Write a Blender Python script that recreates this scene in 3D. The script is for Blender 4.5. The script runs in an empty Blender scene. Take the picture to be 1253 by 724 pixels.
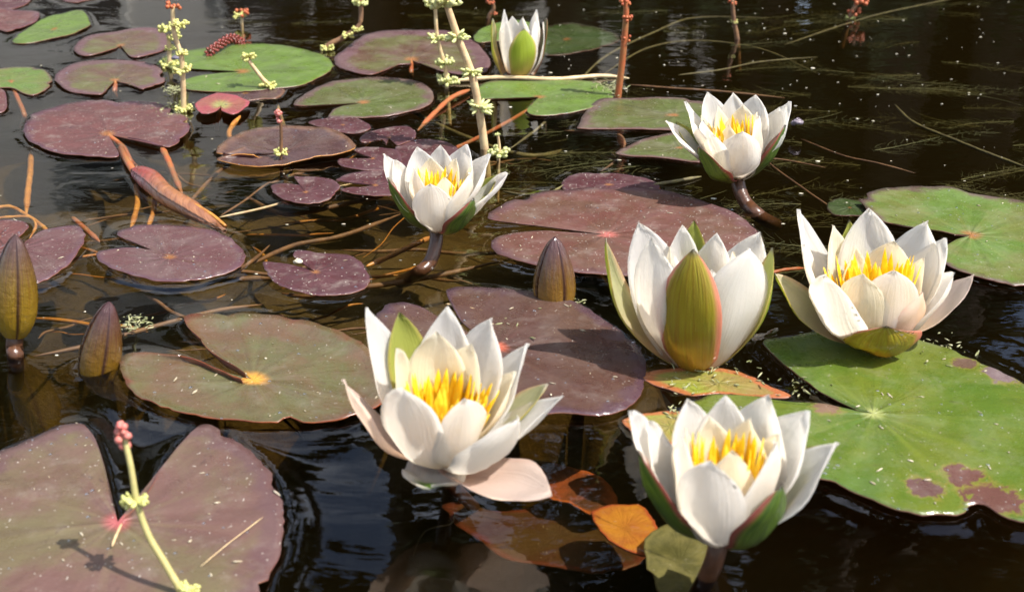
import bpy, math, random
import numpy as np
from mathutils import Vector, noise as mnoise

R = math.radians
random.seed(7)
C = bpy.context.scene.collection
scene = bpy.context.scene

# ------------------------------------------------------------------ camera
F = 1508.0; CX, CY = 626.5, 362.0          # focal length and centre of the 1253x724 photograph, in pixels
H = 0.34; PITCH = R(25)                    # metres above the water, looking down
cam_d = bpy.data.cameras.new('Camera'); cam = bpy.data.objects.new('Camera', cam_d); C.objects.link(cam)
cam.location = (0, 0, H); cam.rotation_euler = (math.pi/2 - PITCH, 0, 0)
cam_d.sensor_width = 36; cam_d.lens = 36*F/1253
cam_d.clip_start = 0.02; cam_d.clip_end = 500
cam_d.dof.use_dof = True; cam_d.dof.focus_distance = 0.86; cam_d.dof.aperture_fstop = 14
scene.camera = cam

# ------------------------------------------------------------------ light
SUN_EL, SUN_AZ = R(58), R(112)              # azimuth from +Y towards +X
w = bpy.data.worlds.new('World'); scene.world = w; w.use_nodes = True
nt = w.node_tree; nt.nodes.clear()
sky = nt.nodes.new('ShaderNodeTexSky'); sky.sky_type = 'NISHITA'; sky.sun_disc = False
sky.sun_elevation = SUN_EL; sky.sun_rotation = SUN_AZ; sky.dust_density = 2.5
bg = nt.nodes.new('ShaderNodeBackground'); bg.inputs[1].default_value = 0.13
wo = nt.nodes.new('ShaderNodeOutputWorld')
# bright hazy clouds added to the sky to lift fill light and water reflections
tc = nt.nodes.new('ShaderNodeTexCoord'); sx_ = nt.nodes.new('ShaderNodeSeparateXYZ'); nt.links.new(tc.outputs['Generated'], sx_.inputs[0])
cn = nt.nodes.new('ShaderNodeTexNoise'); cn.inputs['Scale'].default_value = 3.2; cn.inputs['Detail'].default_value = 7; cn.inputs['Roughness'].default_value = .6
nt.links.new(tc.outputs['Generated'], cn.inputs['Vector'])
mr = nt.nodes.new('ShaderNodeMapRange'); mr.interpolation_type = 'SMOOTHSTEP'; nt.links.new(cn.outputs['Fac'], mr.inputs[0])
for k_, v_ in zip(('From Min', 'From Max', 'To Min', 'To Max'), (.44, .60, 0, .75)): mr.inputs[k_].default_value = v_
mx_ = nt.nodes.new('ShaderNodeMix'); mx_.data_type = 'RGBA'; nt.links.new(mr.outputs[0], mx_.inputs[0]); nt.links.new(sky.outputs[0], mx_.inputs[6]); mx_.inputs[7].default_value = (7.5, 8.0, 9.0, 1)
nt.links.new(mx_.outputs[2], bg.inputs[0]); nt.links.new(bg.outputs[0], wo.inputs[0])
sd = bpy.data.lights.new('Sun', 'SUN'); sd.energy = 4.6; sd.angle = R(0.5); sd.color = (1, .96, .91)
sun = bpy.data.objects.new('Sun', sd); C.objects.link(sun)
sdir = Vector((math.sin(SUN_AZ)*math.cos(SUN_EL), math.cos(SUN_AZ)*math.cos(SUN_EL), math.sin(SUN_EL)))
sun.rotation_euler = sdir.to_track_quat('Z', 'Y').to_euler(); sun.location = sdir*3
scene.view_settings.view_transform = 'Standard'; scene.view_settings.look = 'None'
scene.view_settings.exposure = 0.75; scene.view_settings.gamma = 1
scene.view_settings.use_curve_mapping = False
scene.render.engine = 'CYCLES'
cy = scene.cycles
cy.use_denoising = True; cy.max_bounces = 10; cy.transparent_max_bounces = 16
cy.transmission_bounces = 6; cy.diffuse_bounces = 4; cy.caustics_reflective = False; cy.caustics_refractive = False
cy.sample_clamp_indirect = 4

# ------------------------------------------------------------------ projection helpers
sp, cp = math.sin(PITCH), math.cos(PITCH)
def ray(px, py):
    u = (px-CX)/F; v = (py-CY)/F
    return Vector((u, cp - v*sp, -sp - v*cp))       # depth 1 along the view axis
def P(px, py, z=0.0):
    r = ray(px, py); t = (z-H)/r.z
    return Vector((r.x*t, r.y*t, z))
def Q(px, py, Y):
    r = ray(px, py); t = Y/r.y
    return Vector((r.x*t, Y, H + r.z*t))
def mpp(p):                                          # metres per photo pixel at point p
    return (p.y*cp - (p.z-H)*sp)/F

# ------------------------------------------------------------------ object helpers
WO = {}
def tag(o, label=None, cat=None, group=None, kind=None):
    if label: o['label'] = label
    if cat: o['category'] = cat
    if group: o['group'] = group
    if kind: o['kind'] = kind
    return o
def thing(name, loc, label, cat, group=None):
    o = bpy.data.objects.new(name, None); C.objects.link(o); o.location = loc
    o.empty_display_size = 0.02
    WO[o.name] = Vector(loc)
    return tag(o, label, cat, group)
def build(name, verts, faces, mats, parent=None, uv=None, midx=None, smooth=True, origin=None):
    off = WO[parent.name] if parent else (Vector(origin) if origin else Vector((0, 0, 0)))
    me = bpy.data.meshes.new(name)
    me.from_pydata([tuple(Vector(v)-off) for v in verts], [], faces)
    if not isinstance(mats, (list, tuple)): mats = [mats]
    for m in mats: me.materials.append(m)
    if midx is not None: me.polygons.foreach_set('material_index', midx)
    if smooth: me.polygons.foreach_set('use_smooth', [True]*len(me.polygons))
    if uv is not None:
        l = me.uv_layers.new(name='UVMap')
        vi = np.zeros(len(me.loops), dtype=np.int32); me.loops.foreach_get('vertex_index', vi)
        l.data.foreach_set('uv', np.array(uv, dtype=np.float32)[vi].ravel())
    me.update()
    o = bpy.data.objects.new(name, me); C.objects.link(o)
    if parent: o.parent = parent; WO[o.name] = off.copy()
    else: o.location = off; WO[o.name] = off.copy()
    return o

class MB:
    def __init__(s): s.v = []; s.f = []; s.uv = []; s.m = []
    def add(s, v, f, uv=None, m=0):
        b = len(s.v); s.v += v; s.f += [tuple(i+b for i in q) for q in f]
        s.uv += uv if uv else [(0, 0)]*len(v); s.m += [m]*len(f)
    def tube(s, pts, rad, n=8, m=0, caps=True):
        pts = [Vector(p) for p in pts]
        if not isinstance(rad, (list, tuple)): rad = [rad]*len(pts)
        v = []; f = []; uv = []
        up = Vector((0.31, 0.2, 1)).normalized()
        for i, p in enumerate(pts):
            t = (pts[min(i+1, len(pts)-1)]-pts[max(i-1, 0)]).normalized()
            a = t.cross(up); a = a.normalized() if a.length > 1e-6 else t.orthogonal().normalized()
            b = t.cross(a)
            for k in range(n):
                an = 2*math.pi*k/n
                v.append(p + (a*math.cos(an)+b*math.sin(an))*rad[i]); uv.append((k/n, i/(len(pts)-1)))
        for i in range(len(pts)-1):
            for k in range(n):
                k2 = (k+1) % n
                f.append((i*n+k, i*n+k2, (i+1)*n+k2, (i+1)*n+k))
        if caps:
            f.append(tuple(range(n))[::-1]); f.append(tuple((len(pts)-1)*n+k for k in range(n)))
        s.add(v, f, uv, m)
    def blob(s, c, r, n=6, rough=0.2, m=0, axis=None):
        c = Vector(c)
        if not isinstance(r, (tuple, list)): r = (r, r, r)
        v = []; f = []
        q = axis.to_track_quat('Z', 'Y') if axis else None
        rows = max(3, n-1)
        for i in range(rows+1):
            th = math.pi*i/rows
            for k in range(n):
                ph = 2*math.pi*k/n
                d = Vector((math.sin(th)*math.cos(ph)*r[0], math.sin(th)*math.sin(ph)*r[1], math.cos(th)*r[2]))
                d *= 1+random.uniform(-rough, rough)
                if q: d = q @ d
                v.append(c+d)
        for i in range(rows):
            for k in range(n):
                k2 = (k+1) % n
                f.append((i*n+k, i*n+k2, (i+1)*n+k2, (i+1)*n+k))
        s.add(v, f, None, m)
    def build(s, name, mats, parent=None, smooth=True, origin=None):
        return build(name, s.v, s.f, mats, parent, s.uv, s.m, smooth, origin)

def spline(pts, n=6, closed=False):
    pts = [Vector(p) for p in pts]; out = []; N = len(pts)
    rng = range(N) if closed else range(N-1)
    for i in rng:
        if closed: p0, p1, p2, p3 = pts[(i-1) % N], pts[i], pts[(i+1) % N], pts[(i+2) % N]
        else: p0, p1, p2, p3 = pts[max(i-1, 0)], pts[i], pts[i+1], pts[min(i+2, N-1)]
        for k in range(n):
            t = k/n
            out.append(0.5*((2*p1)+(-p0+p2)*t+(2*p0-5*p1+4*p2-p3)*t*t+(-p0+3*p1-3*p2+p3)*t**3))
    if not closed: out.append(pts[-1])
    return out

# ------------------------------------------------------------------ materials
def new_mat(name):
    m = bpy.data.materials.new(name); m.use_nodes = True; m.node_tree.nodes.clear(); return m
class N:
    def __init__(s, m):
        s.t = m.node_tree
        s.out = s.n('ShaderNodeOutputMaterial')
    def n(s, typ, **kw):
        x = s.t.nodes.new(typ)
        for k, v in kw.items(): setattr(x, k, v)
        return x
    def l(s, a, b): s.t.links.new(a, b)
    def val(s, x, sock):
        if hasattr(x, 'is_linked') or isinstance(x, bpy.types.NodeSocket): s.l(x, sock)
        else: sock.default_value = x
    def coord(s, which='Object'): return s.n('ShaderNodeTexCoord').outputs[which]
    def noise(s, vec, scale, detail=4, rough=.55, out='Fac', dist=0):
        x = s.n('ShaderNodeTexNoise'); x.inputs['Scale'].default_value = scale; x.inputs['Detail'].default_value = detail
        x.inputs['Roughness'].default_value = rough; x.inputs['Distortion'].default_value = dist
        if vec is not None: s.l(vec, x.inputs['Vector'])
        return x.outputs[out]
    def voro(s, vec, scale, feature='F1'):
        x = s.n('ShaderNodeTexVoronoi'); x.feature = feature; x.inputs['Scale'].default_value = scale
        s.l(vec, x.inputs['Vector']); return x.outputs['Distance']
    def mapping(s, vec, scale=(1, 1, 1), loc=(0, 0, 0), rot=(0, 0, 0)):
        x = s.n('ShaderNodeMapping'); s.l(vec, x.inputs['Vector'])
        x.inputs['Scale'].default_value = scale; x.inputs['Location'].default_value = loc; x.inputs['Rotation'].default_value = rot
        return x.outputs[0]
    def rng(s, x, a, b, c=0.0, d=1.0, smooth=True):
        m = s.n('ShaderNodeMapRange'); m.interpolation_type = 'SMOOTHSTEP' if smooth else 'LINEAR'
        s.val(x, m.inputs['Value'])
        for i, v in zip(('From Min', 'From Max', 'To Min', 'To Max'), (a, b, c, d)): m.inputs[i].default_value = v
        return m.outputs[0]
    def math(s, op, a, b=0.0, clamp=False):
        m = s.n('ShaderNodeMath', operation=op); m.use_clamp = clamp
        s.val(a, m.inputs[0]); s.val(b, m.inputs[1]); return m.outputs[0]
    def mix(s, f, a, b):
        m = s.n('ShaderNodeMix', data_type='RGBA')
        s.val(f, m.inputs[0])
        for x, i in ((a, 6), (b, 7)):
            if isinstance(x, tuple): m.inputs[i].default_value = (*x[:3], 1)
            else: s.l(x, m.inputs[i])
        return m.outputs[2]
    def sep(s, vec):
        x = s.n('ShaderNodeSeparateXYZ'); s.l(vec, x.inputs[0]); return x.outputs
    def bump(s, h, dist, strength=1.0, normal=None):
        b = s.n('ShaderNodeBump'); b.inputs['Distance'].default_value = dist; b.inputs['Strength'].default_value = strength
        s.l(h, b.inputs['Height'])
        if normal is not None: s.l(normal, b.inputs['Normal'])
        return b.outputs[0]
    def principled(s, col, rough=.5, spec=.5, normal=None, **kw):
        p = s.n('ShaderNodeBsdfPrincipled')
        if isinstance(col, tuple): p.inputs['Base Color'].default_value = (*col[:3], 1)
        else: s.l(col, p.inputs['Base Color'])
        s.val(rough, p.inputs['Roughness']); s.val(spec, p.inputs['Specular IOR Level'])
        if normal is not None: s.l(normal, p.inputs['Normal'])
        for k, v in kw.items(): s.val(v, p.inputs[k.replace('_', ' ')])
        return p.outputs[0]
    def surf(s, x): s.l(x, s.out.inputs['Surface'])
    def mixsh(s, f, a, b):
        m = s.n('ShaderNodeMixShader'); s.val(f, m.inputs[0]); s.l(a, m.inputs[1]); s.l(b, m.inputs[2]); return m.outputs[0]

def simple(name, c1, c2, scale=200, rough=.5, bump=.0003, spec=.5, transl=0.0, stretch=(1, 1, 1)):
    m = new_mat(name); n = N(m); v = n.mapping(n.coord(), stretch)
    f = n.noise(v, scale, 5, .6)
    col = n.mix(n.rng(f, .35, .65), c1, c2)
    nor = n.bump(n.noise(v, scale*2, 3), bump)
    s = n.principled(col, rough, spec, nor)
    if transl:
        t = n.n('ShaderNodeBsdfTranslucent'); n.l(col, t.inputs[0]); s = n.mixsh(transl, s, t.outputs[0])
    n.surf(s); return m

def pad_mat(name, ca, cb, cedge, speck=.5, rough=.38, seed=0, blot=None, edge_at=.86, centre=(.25, .1, .03), csize=.06, big=22, wet=.5, streak=.35, veins=.24):
    """lily-pad top: two leaf colours in clouds, radial veins, coloured margin, pale specks, scuffs."""
    def deep(c):
        l = sum(c)/3; return tuple(max(.004, (l+(x-l)*1.03)*.72) for x in c)
    if seed < 40: ca, cb, cedge = deep(ca), deep(cb), deep(cedge)
    m = new_mat(name); n = N(m)
    co = n.mapping(n.coord(), (1, 1, 1), (seed*1.7, seed*.9, 0))
    uv = n.coord('UV'); u = n.sep(uv)
    a, r = u[0], u[1]
    f = n.noise(co, big, 6, .65, dist=.4)
    col = n.mix(n.rng(f, .38, .62), ca, cb)
    # radial veins in polar coordinates
    cx = n.n('ShaderNodeCombineXYZ'); n.l(n.math('MULTIPLY', a, 34.0), cx.inputs[0]); n.l(n.math('MULTIPLY', r, 1.3), cx.inputs[1])
    cx.inputs[2].default_value = seed
    vn = n.noise(cx.outputs[0], 1.0, 3, .6, dist=.25)
    vdark = n.rng(vn, .42, .75, 0, streak)
    col = n.mix(vdark, col, tuple(c*.55 for c in ca))
    wv = n.n('ShaderNodeTexWave'); wv.wave_type = 'BANDS'; wv.bands_direction = 'X'
    cx2 = n.n('ShaderNodeCombineXYZ'); n.l(a, cx2.inputs[0]); n.l(n.math('MULTIPLY', r, .05), cx2.inputs[1])
    wv.inputs['Scale'].default_value = 3.4; wv.inputs['Distortion'].default_value = 1.2; wv.inputs['Detail'].default_value = 1
    n.l(cx2.outputs[0], wv.inputs['Vector'])
    vein = n.rng(wv.outputs['Fac'], .90, 1.0)
    vein = n.math('MULTIPLY', vein, n.rng(r, .95, .05, 0, veins))
    col = n.mix(vein, col, tuple(min(1, c*1.5) for c in cb))
    # margin
    rr = n.math('ADD', r, n.math('MULTIPLY', n.math('SUBTRACT', n.noise(co, 60, 5), .5), .35))
    col = n.mix(n.rng(rr, edge_at, edge_at+.13, 0, .85), col, cedge)
    # attachment point
    col = n.mix(n.rng(r, csize*2.2, csize*.3, 0, .9), col, centre)
    # darker bruises
    br = n.noise(co, 75, 5, .7, dist=1.0)
    col = n.mix(n.rng(br, .62, .68, 0, .45), col, tuple(c*.45 for c in cedge))
    if blot:
        for (bx, by, bz), rad, bc in blot:
            d = n.n('ShaderNodeVectorMath', operation='DISTANCE'); n.l(n.n('ShaderNodeNewGeometry').outputs['Position'], d.inputs[0])
            d.inputs[1].default_value = (bx, by, bz)
            dd = n.math('ADD', n.math('DIVIDE', d.outputs['Value'], rad), n.math('ADD', n.math('MULTIPLY', n.noise(co, 95, 3, .6, dist=1.5), 1.1), n.math('MULTIPLY', n.noise(co, 420, 6, .8), .45)))
            col = n.mix(n.rng(dd, 1.62, 1.38, 0, .6), col, (.17, .14, .03))
            col = n.mix(n.rng(dd, 1.40, 1.32), col, bc)
    # fine dusty grain
    g = n.noise(co, 900, 3, .7)
    col = n.mix(n.rng(g, .58, .8, 0, .22), col, tuple(min(1, c*1.8+.04) for c in ca))
    # silt film in patches
    fl = n.math('MULTIPLY', n.rng(n.noise(co, 45, 6, .75), .5, .72), .34*speck+.04)
    col = n.mix(fl, col, (.30, .26, .22))
    # specks and flecks
    vd = n.voro(co, 330)
    keep = n.rng(n.noise(co, 140, 2), .56-.12*speck, .60-.12*speck)
    sp_ = n.math('MULTIPLY', n.rng(vd, .16, .10), keep)
    co2 = n.mapping(co, (1, .22, 1), (3, 1, 0), (0, 0, .8))
    vd2 = n.voro(co2, 190)
    sp2 = n.math('MULTIPLY', n.rng(vd2, .075, .05), n.rng(n.noise(co, 90, 2), .52, .56))
    spk = n.math('MULTIPLY', n.math('MAXIMUM', sp_, sp2), min(1, speck*1.3))
    col = n.mix(spk, col, (.62, .56, .48))
    hgt = n.math('ADD', n.math('MULTIPLY', vn, 1.0), n.math('ADD', n.math('MULTIPLY', n.noise(co, 500, 4), .35), n.math('MULTIPLY', spk, .6)))
    nor = n.bump(hgt, .0009, .8)
    nor = n.bump(n.noise(co, 70, 3), .0016, .6, nor)
    if veins: nor = n.bump(n.math('MULTIPLY', wv.outputs['Fac'], n.rng(r, 1.0, .1)), .0012, .45, nor)
    rgh = n.rng(n.noise(co, 32, 6, .7), .38, .62, rough-.2*wet-.05, rough+.22)
    n.surf(n.principled(col, rgh, .5, nor))
    return m

def petal_mat(name, base, tip, edge=None, transl=.76, basemix=.35, rough=.6, green_tip=False):
    m = new_mat(name); n = N(m); u = n.sep(n.coord('UV'))
    col = n.mix(n.rng(u[1], 0, basemix), base, tip)
    vx = n.math('MULTIPLY', n.math('SUBTRACT', u[0], .5), 1.0)
    cx = n.n('ShaderNodeCombineXYZ'); n.l(n.math('MULTIPLY', vx, 26.0), cx.inputs[0]); n.l(n.math('MULTIPLY', u[1], 1.4), cx.inputs[1])
    vn = n.noise(cx.outputs[0], 1.0, 3, .55)
    col = n.mix(n.rng(vn, .35, .75, 0, .10), col, tuple(c*.82 for c in base))
    if edge:
        e = n.math('ABSOLUTE', n.math('MULTIPLY', vx, 2.0))
        col = n.mix(n.rng(e, .8, 1.0, 0, .6), col, edge)
    if green_tip:
        d = n.math('MULTIPLY', n.rng(u[1], .58, .8), n.rng(n.math('ABSOLUTE', vx), .38, .16))
        col = n.mix(d, col, (.16, .30, .04))
    nor = n.bump(n.math('ADD', vn, n.math('MULTIPLY', n.noise(n.coord(), 260, 4), .5)), .0011, .6)
    s = n.principled(col, rough, .35, nor)
    t = n.n('ShaderNodeBsdfTranslucent'); n.l(n.mix(.5, col, (1, .93, .80)), t.inputs[0]); n.l(nor, t.inputs[1])
    n.surf(n.mixsh(transl, s, t.outputs[0])); return m

def sepal_mat(name, ca, cb, cbase, edge, transl=.18, rough=.32, tipc=(.04, .03, .01), tips=.93):
    m = new_mat(name); n = N(m); u = n.sep(n.coord('UV'))
    vx = n.math('SUBTRACT', u[0], .5)
    cx = n.n('ShaderNodeCombineXYZ'); n.l(n.math('MULTIPLY', vx, 16.0), cx.inputs[0]); n.l(n.math('MULTIPLY', u[1], 1.6), cx.inputs[1])
    vn = n.noise(cx.outputs[0], 1.0, 4, .6)
    col = n.mix(n.rng(vn, .35, .68), ca, cb)
    col = n.mix(n.rng(n.math('ADD', u[1], n.math('MULTIPLY', vn, .3)), .75, .15, 0, .9), col, cbase)
    e = n.math('ABSOLUTE', n.math('MULTIPLY', vx, 2.0))
    e = n.math('ADD', e, n.math('MULTIPLY', n.math('SUBTRACT', vn, .5), .2))
    col = n.mix(n.rng(e, .76, .95, 0, .9), col, edge)
    col = n.mix(n.rng(u[1], tips, 1.0), col, tipc)
    sp_ = n.rng(n.voro(n.coord(), 900), .12, .07)
    col = n.mix(n.math('MULTIPLY', sp_, .35), col, (.5, .45, .3))
    nor = n.bump(vn, .0012, .8)
    if tips < .9: nor = n.bump(n.noise(n.coord(), 240, 5, .7), .0012, .8, nor)
    s = n.principled(col, rough, .5, nor, Coat_Weight=.8 if tips < .9 else .1, Coat_Roughness=.06)
    t = n.n('ShaderNodeBsdfTranslucent'); n.l(col, t.inputs[0])
    n.surf(n.mixsh(transl, s, t.outputs[0])); return m

M = {}
PINK = (.62, .22, .16)
M['white'] = petal_mat('petal_white', (.95, .84, .70), (.97, .965, .955))
M['cream'] = petal_mat('petal_cream', (.94, .78, .48), (.95, .90, .76), basemix=.75, transl=.7)
M['blush'] = petal_mat('petal_blush', (.93, .66, .52), (.95, .82, .75), edge=(.93, .70, .62), basemix=.8)
M['greentip'] = petal_mat('petal_green_tip', (.86, .80, .74), (.86, .84, .78), green_tip=True)
M['sepin'] = petal_mat('sepal_inside', (.80, .55, .42), (.80, .74, .60), edge=(.75, .45, .36), basemix=.7)
M['sepyel'] = petal_mat('sepal_yellowgreen', (.55, .55, .20), (.50, .52, .16), basemix=.8)
M['sepdark'] = sepal_mat('sepal_dark_green', (.045, .085, .012), (.12, .19, .02), (.14, .12, .02), (.28, .06, .05), tipc=(.03, .02, .02))
M['sepmid'] = sepal_mat('sepal_olive', (.26, .18, .014), (.32, .28, .02), (.42, .20, .02), (.62, .20, .14), transl=.25)
M['seplight'] = sepal_mat('sepal_light_green', (.28, .36, .03), (.36, .45, .04), (.50, .36, .10), (.60, .48, .14), transl=.35)
M['sepbud'] = sepal_mat('sepal_bud', (.17, .08, .010), (.25, .16, .014), (.46, .28, .02), (.11, .04, .01), transl=.2, rough=.12, tipc=(.10, .045, .04), tips=.5)
M['sepdarkbud'] = sepal_mat('sepal_bud_dark', (.11, .04, .010), (.16, .085, .012), (.34, .18, .015), (.08, .025, .01), transl=.15, rough=.10, tipc=(.09, .035, .035), tips=.45)
M['stamen'] = simple('stamen_yellow', (1.0, .72, .03), (1.0, .84, .08), 300, .45, .0002, .4, .55)
M['stem'] = simple('stem_brown', (.065, .028, .013), (.09, .036, .015), 200, .3)
M['redstem'] = simple('stem_red', (.36, .09, .03), (.28, .12, .04), 120, .4)
M['orangestem'] = simple('stem_orange', (.50, .22, .035), (.34, .13, .03), 120, .4)
M['brownstem'] = simple('stem_drowned', (.20, .10, .04), (.12, .06, .03), 120, .6)
M['tanstem'] = simple('stem_tan', (.46, .38, .15), (.36, .33, .12), 120, .5)
M['olivestem'] = simple('stem_olive', (.15, .125, .04), (.09, .07, .028), 120, .6)
M['strawstem'] = simple('stem_straw', (.62, .48, .26), (.50, .34, .18), 120, .5)
M['pinkstem'] = simple('stem_pink', (.30, .09, .06), (.36, .16, .09), 120, .5)
M['whorl'] = simple('milfoil_yellow', (.80, .74, .30), (.70, .72, .24), 600, .6, transl=.3)
M['whorlg'] = simple('milfoil_green', (.60, .66, .24), (.80, .76, .40), 600, .6, transl=.3)
M['red'] = simple('milfoil_red', (.36, .055, .025), (.42, .14, .04), 600, .5)
M['pinkbud'] = simple('milfoil_pink', (.55, .13, .11), (.48, .20, .15), 400, .5)
M['debris'] = simple('debris_pale', (.50, .44, .30), (.62, .58, .46), 300, .7)
M['silt'] = simple('stem_silt', (.10, .08, .04), (.20, .17, .08), 150, .8)

G = (.12, .19, .038); G2 = (.09, .14, .035); GD = (.07, .10, .04)
PU = (.145, .052, .046); PU2 = (.115, .048, .044); PUD = (.075, .035, .045)
EDG = (.13, .065, .07)
M['p_purple'] = pad_mat('pad_purple', PU, PU2, (.12, .055, .07), .9, .42, 1)
M['p_purple_b'] = pad_mat('pad_purple_silver', (.125, .052, .052), (.14, .078, .074), (.115, .055, .07), .6, .33, 2, wet=1)
M['p_purple_s'] = pad_mat('pad_purple_small', (.095, .030, .034), (.085, .032, .034), (.10, .04, .05), 1.1, .42, 3)
M['p_big'] = pad_mat('pad_mauve', (.150, .060, .047), (.135, .070, .046), (.13, .062, .065), .7, .42, 4, centre=(.36, .10, .08), csize=.05)
M['p_pg'] = pad_mat('pad_purple_green', (.12, .065, .045), (.13, .125, .045), (.14, .07, .08), .4, .42, 5, big=14, edge_at=.74)
M['p_g1'] = pad_mat('pad_green', G, (.15, .165, .045), EDG, .35, .40, 6, edge_at=.88)
M['p_g2'] = pad_mat('pad_green_plain', (.13, .205, .035), (.11, .16, .04), EDG, .3, .40, 7, edge_at=.97)
M['p_olive'] = pad_mat('pad_olive', (.11, .11, .04), (.105, .13, .036), (.14, .08, .075), .5, .40, 8, edge_at=.82)
M['p_dkgreen'] = pad_mat('pad_dark_green', (.05, .085, .02), (.07, .10, .03), (.05, .03, .02), .4, .4, 9)
M['p_red'] = pad_mat('pad_red', (.34, .08, .085), (.30, .11, .08), (.40, .09, .12), .3, .4, 10, centre=(.25, .26, .08), csize=.25)
M['p_brown'] = pad_mat('pad_wet_brown', (.085, .045, .045), (.12, .07, .06), (.20, .11, .07), .15, .22, 11, wet=1, centre=(.3, .14, .03))
M['p_left'] = pad_mat('pad_grey_olive', (.150, .088, .048), (.125, .118, .050), (.16, .05, .03), .35, .30, 12, edge_at=.93, centre=(.62, .28, .04), csize=.07, big=16, wet=1)
M['p_front'] = pad_mat('pad_front_mauve', (.155, .082, .066), (.150, .120, .058), (.125, .065, .065), .45, .42, 13, edge_at=.80, big=12, centre=(.35, .08, .08), csize=.05)
M['p_mid'] = pad_mat('pad_dull_purple', (.095, .046, .036), (.11, .062, .044), (.085, .045, .06), .35, .34, 14, big=15, wet=.8, centre=(.45, .10, .05), csize=.05)
M['p_strip'] = pad_mat('pad_yellow_strip', (.27, .30, .05), (.30, .20, .07), (.42, .12, .05), .3, .3, 16, edge_at=.75, wet=1, veins=.1, csize=.002)
M['under'] = simple('pad_underside', (.16, .05, .04), (.20, .09, .05), 80, .3)
M['rim_rust'] = simple('pad_rim_rust', (.28, .07, .02), (.18, .04, .02), 80, .2)

# ------------------------------------------------------------------ water, murk, pond bed
def water_material():
    m = new_mat('water_surface'); n = N(m)
    co = n.n('ShaderNodeNewGeometry').outputs['Position']
    a = n.noise(n.mapping(co, (14, 26, 14)), 1.0, 3, .5, dist=.6)
    b = n.noise(n.mapping(co, (60, 110, 60), (4, 2, 0), (0, 0, .5)), 1.0, 2, .5)
    msk = n.rng(n.noise(co, 3.0, 2), .42, .62, .25, 1.0)
    hgt = n.math('ADD', n.math('MULTIPLY', a, 1.0), n.math('MULTIPLY', n.math('MULTIPLY', b, .22), msk))
    nor = n.bump(hgt, .00055, 1.0)
    gl = n.n('ShaderNodeBsdfGlossy'); gl.inputs['Roughness'].default_value = .015; n.l(nor, gl.inputs['Normal'])
    tr = n.n('ShaderNodeBsdfTransparent'); tr.inputs[0].default_value = (.97, .97, .95, 1)
    fr = n.n('ShaderNodeFresnel'); fr.inputs[0].default_value = 1.5; n.l(nor, fr.inputs[1])
    n.surf(n.mixsh(fr.outputs[0], tr.outputs[0], gl.outputs[0])); return m
M['water'] = water_material()
mk = new_mat('water_murk'); n = N(mk)
va = n.n('ShaderNodeVolumePrincipled'); va.inputs['Color'].default_value = (.010, .008, .003, 1); va.inputs['Absorption Color'].default_value = (.42, .30, .05, 1); va.inputs['Density'].default_value = 13.0
n.l(va.outputs[0], n.out.inputs['Volume'])
M['murk'] = mk

def bed_depth(X, Y):
    """shallow shelf in the middle of the pond's left half, dropping off towards the viewer and the right."""
    def ss(x, a, b):
        t = np.clip((x-a)/(b-a), 0, 1); return t*t*(3-2*t)
    yedge = np.where(X < -.245, .757, .70) + .012*np.sin(X*31)+.008*np.sin(X*77)
    front = 1-ss(Y, yedge-.012, yedge+.006)
    frontr = 1-ss(Y, .74, .82)
    right = ss(X+0.10*(Y-.9), .06, .22)
    back = ss(Y, 1.12, 1.4)
    d = .062 + .014*np.sin(X*9+Y*7) + .10*back + .30*right
    d = np.maximum(d, .6*front)
    d = np.maximum(d, .6*np.minimum(1, frontr*right*1.2))
    return d
def bed():
    xs = np.concatenate([[-12, -6, -3, -1.5], np.arange(-.85, .851, .012), [1.5, 3, 6, 12]])
    ys = np.concatenate([[-8, -3, -1, 0], np.arange(.3, 2.4, .012), [2.6, 3, 4, 5.2]])
    X, Y = np.meshgrid(xs, ys); Z = -bed_depth(X, Y)
    for j in range(Z.shape[0]):
        for i in range(Z.shape[1]):
            Z[j, i] += .006*mnoise.noise(Vector((X[j, i]*22, Y[j, i]*22, 0)))+.003*mnoise.noise(Vector((X[j, i]*70, Y[j, i]*70, 3)))
    v = np.stack([X, Y, Z], -1).reshape(-1, 3).tolist(); nx = len(xs)
    f = [(j*nx+i, j*nx+i+1, (j+1)*nx+i+1, (j+1)*nx+i) for j in range(len(ys)-1) for i in range(nx-1)]
    m = new_mat('pond_bed'); n = N(m); co = n.coord()
    col = n.mix(n.rng(n.noise(co, 14, 8, .7), .35, .65), (.085, .062, .032), (.15, .115, .065))
    col = n.mix(n.rng(n.noise(n.mapping(co, (1, 3, 1), (0, 0, 0), (0, 0, .6)), 60, 6, .75, dist=2), .52, .66, 0, .7), col, (.19, .145, .08))
    col = n.mix(n.rng(n.noise(co, 40, 6, .8, dist=1), .56, .66, 0, .8), col, (.07, .05, .025))
    n.surf(n.principled(col, .9, .1, n.bump(n.noise(co, 150, 6, .7), .004)))
    tag(build('pond_bed', v, f, m), kind='structure')
bed()

def murk_box():
    x0, x1, y0, y1, z0, z1 = -13, 13, -9, 5.6, -1.4, -.0022
    v = [(x0, y0, z0), (x1, y0, z0), (x1, y1, z0), (x0, y1, z0), (x0, y0, z1), (x1, y0, z1), (x1, y1, z1), (x0, y1, z1)]
    f = [(0, 3, 2, 1), (4, 5, 6, 7), (0, 1, 5, 4), (1, 2, 6, 5), (2, 3, 7, 6), (3, 0, 4, 7)]
    tag(build('water_body', v, f, M['murk'], smooth=False), kind='structure')
murk_box()

FLOAT = []      # (outline as Nx2 array, inside flag, rise, reach) of whatever the water clings to

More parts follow.
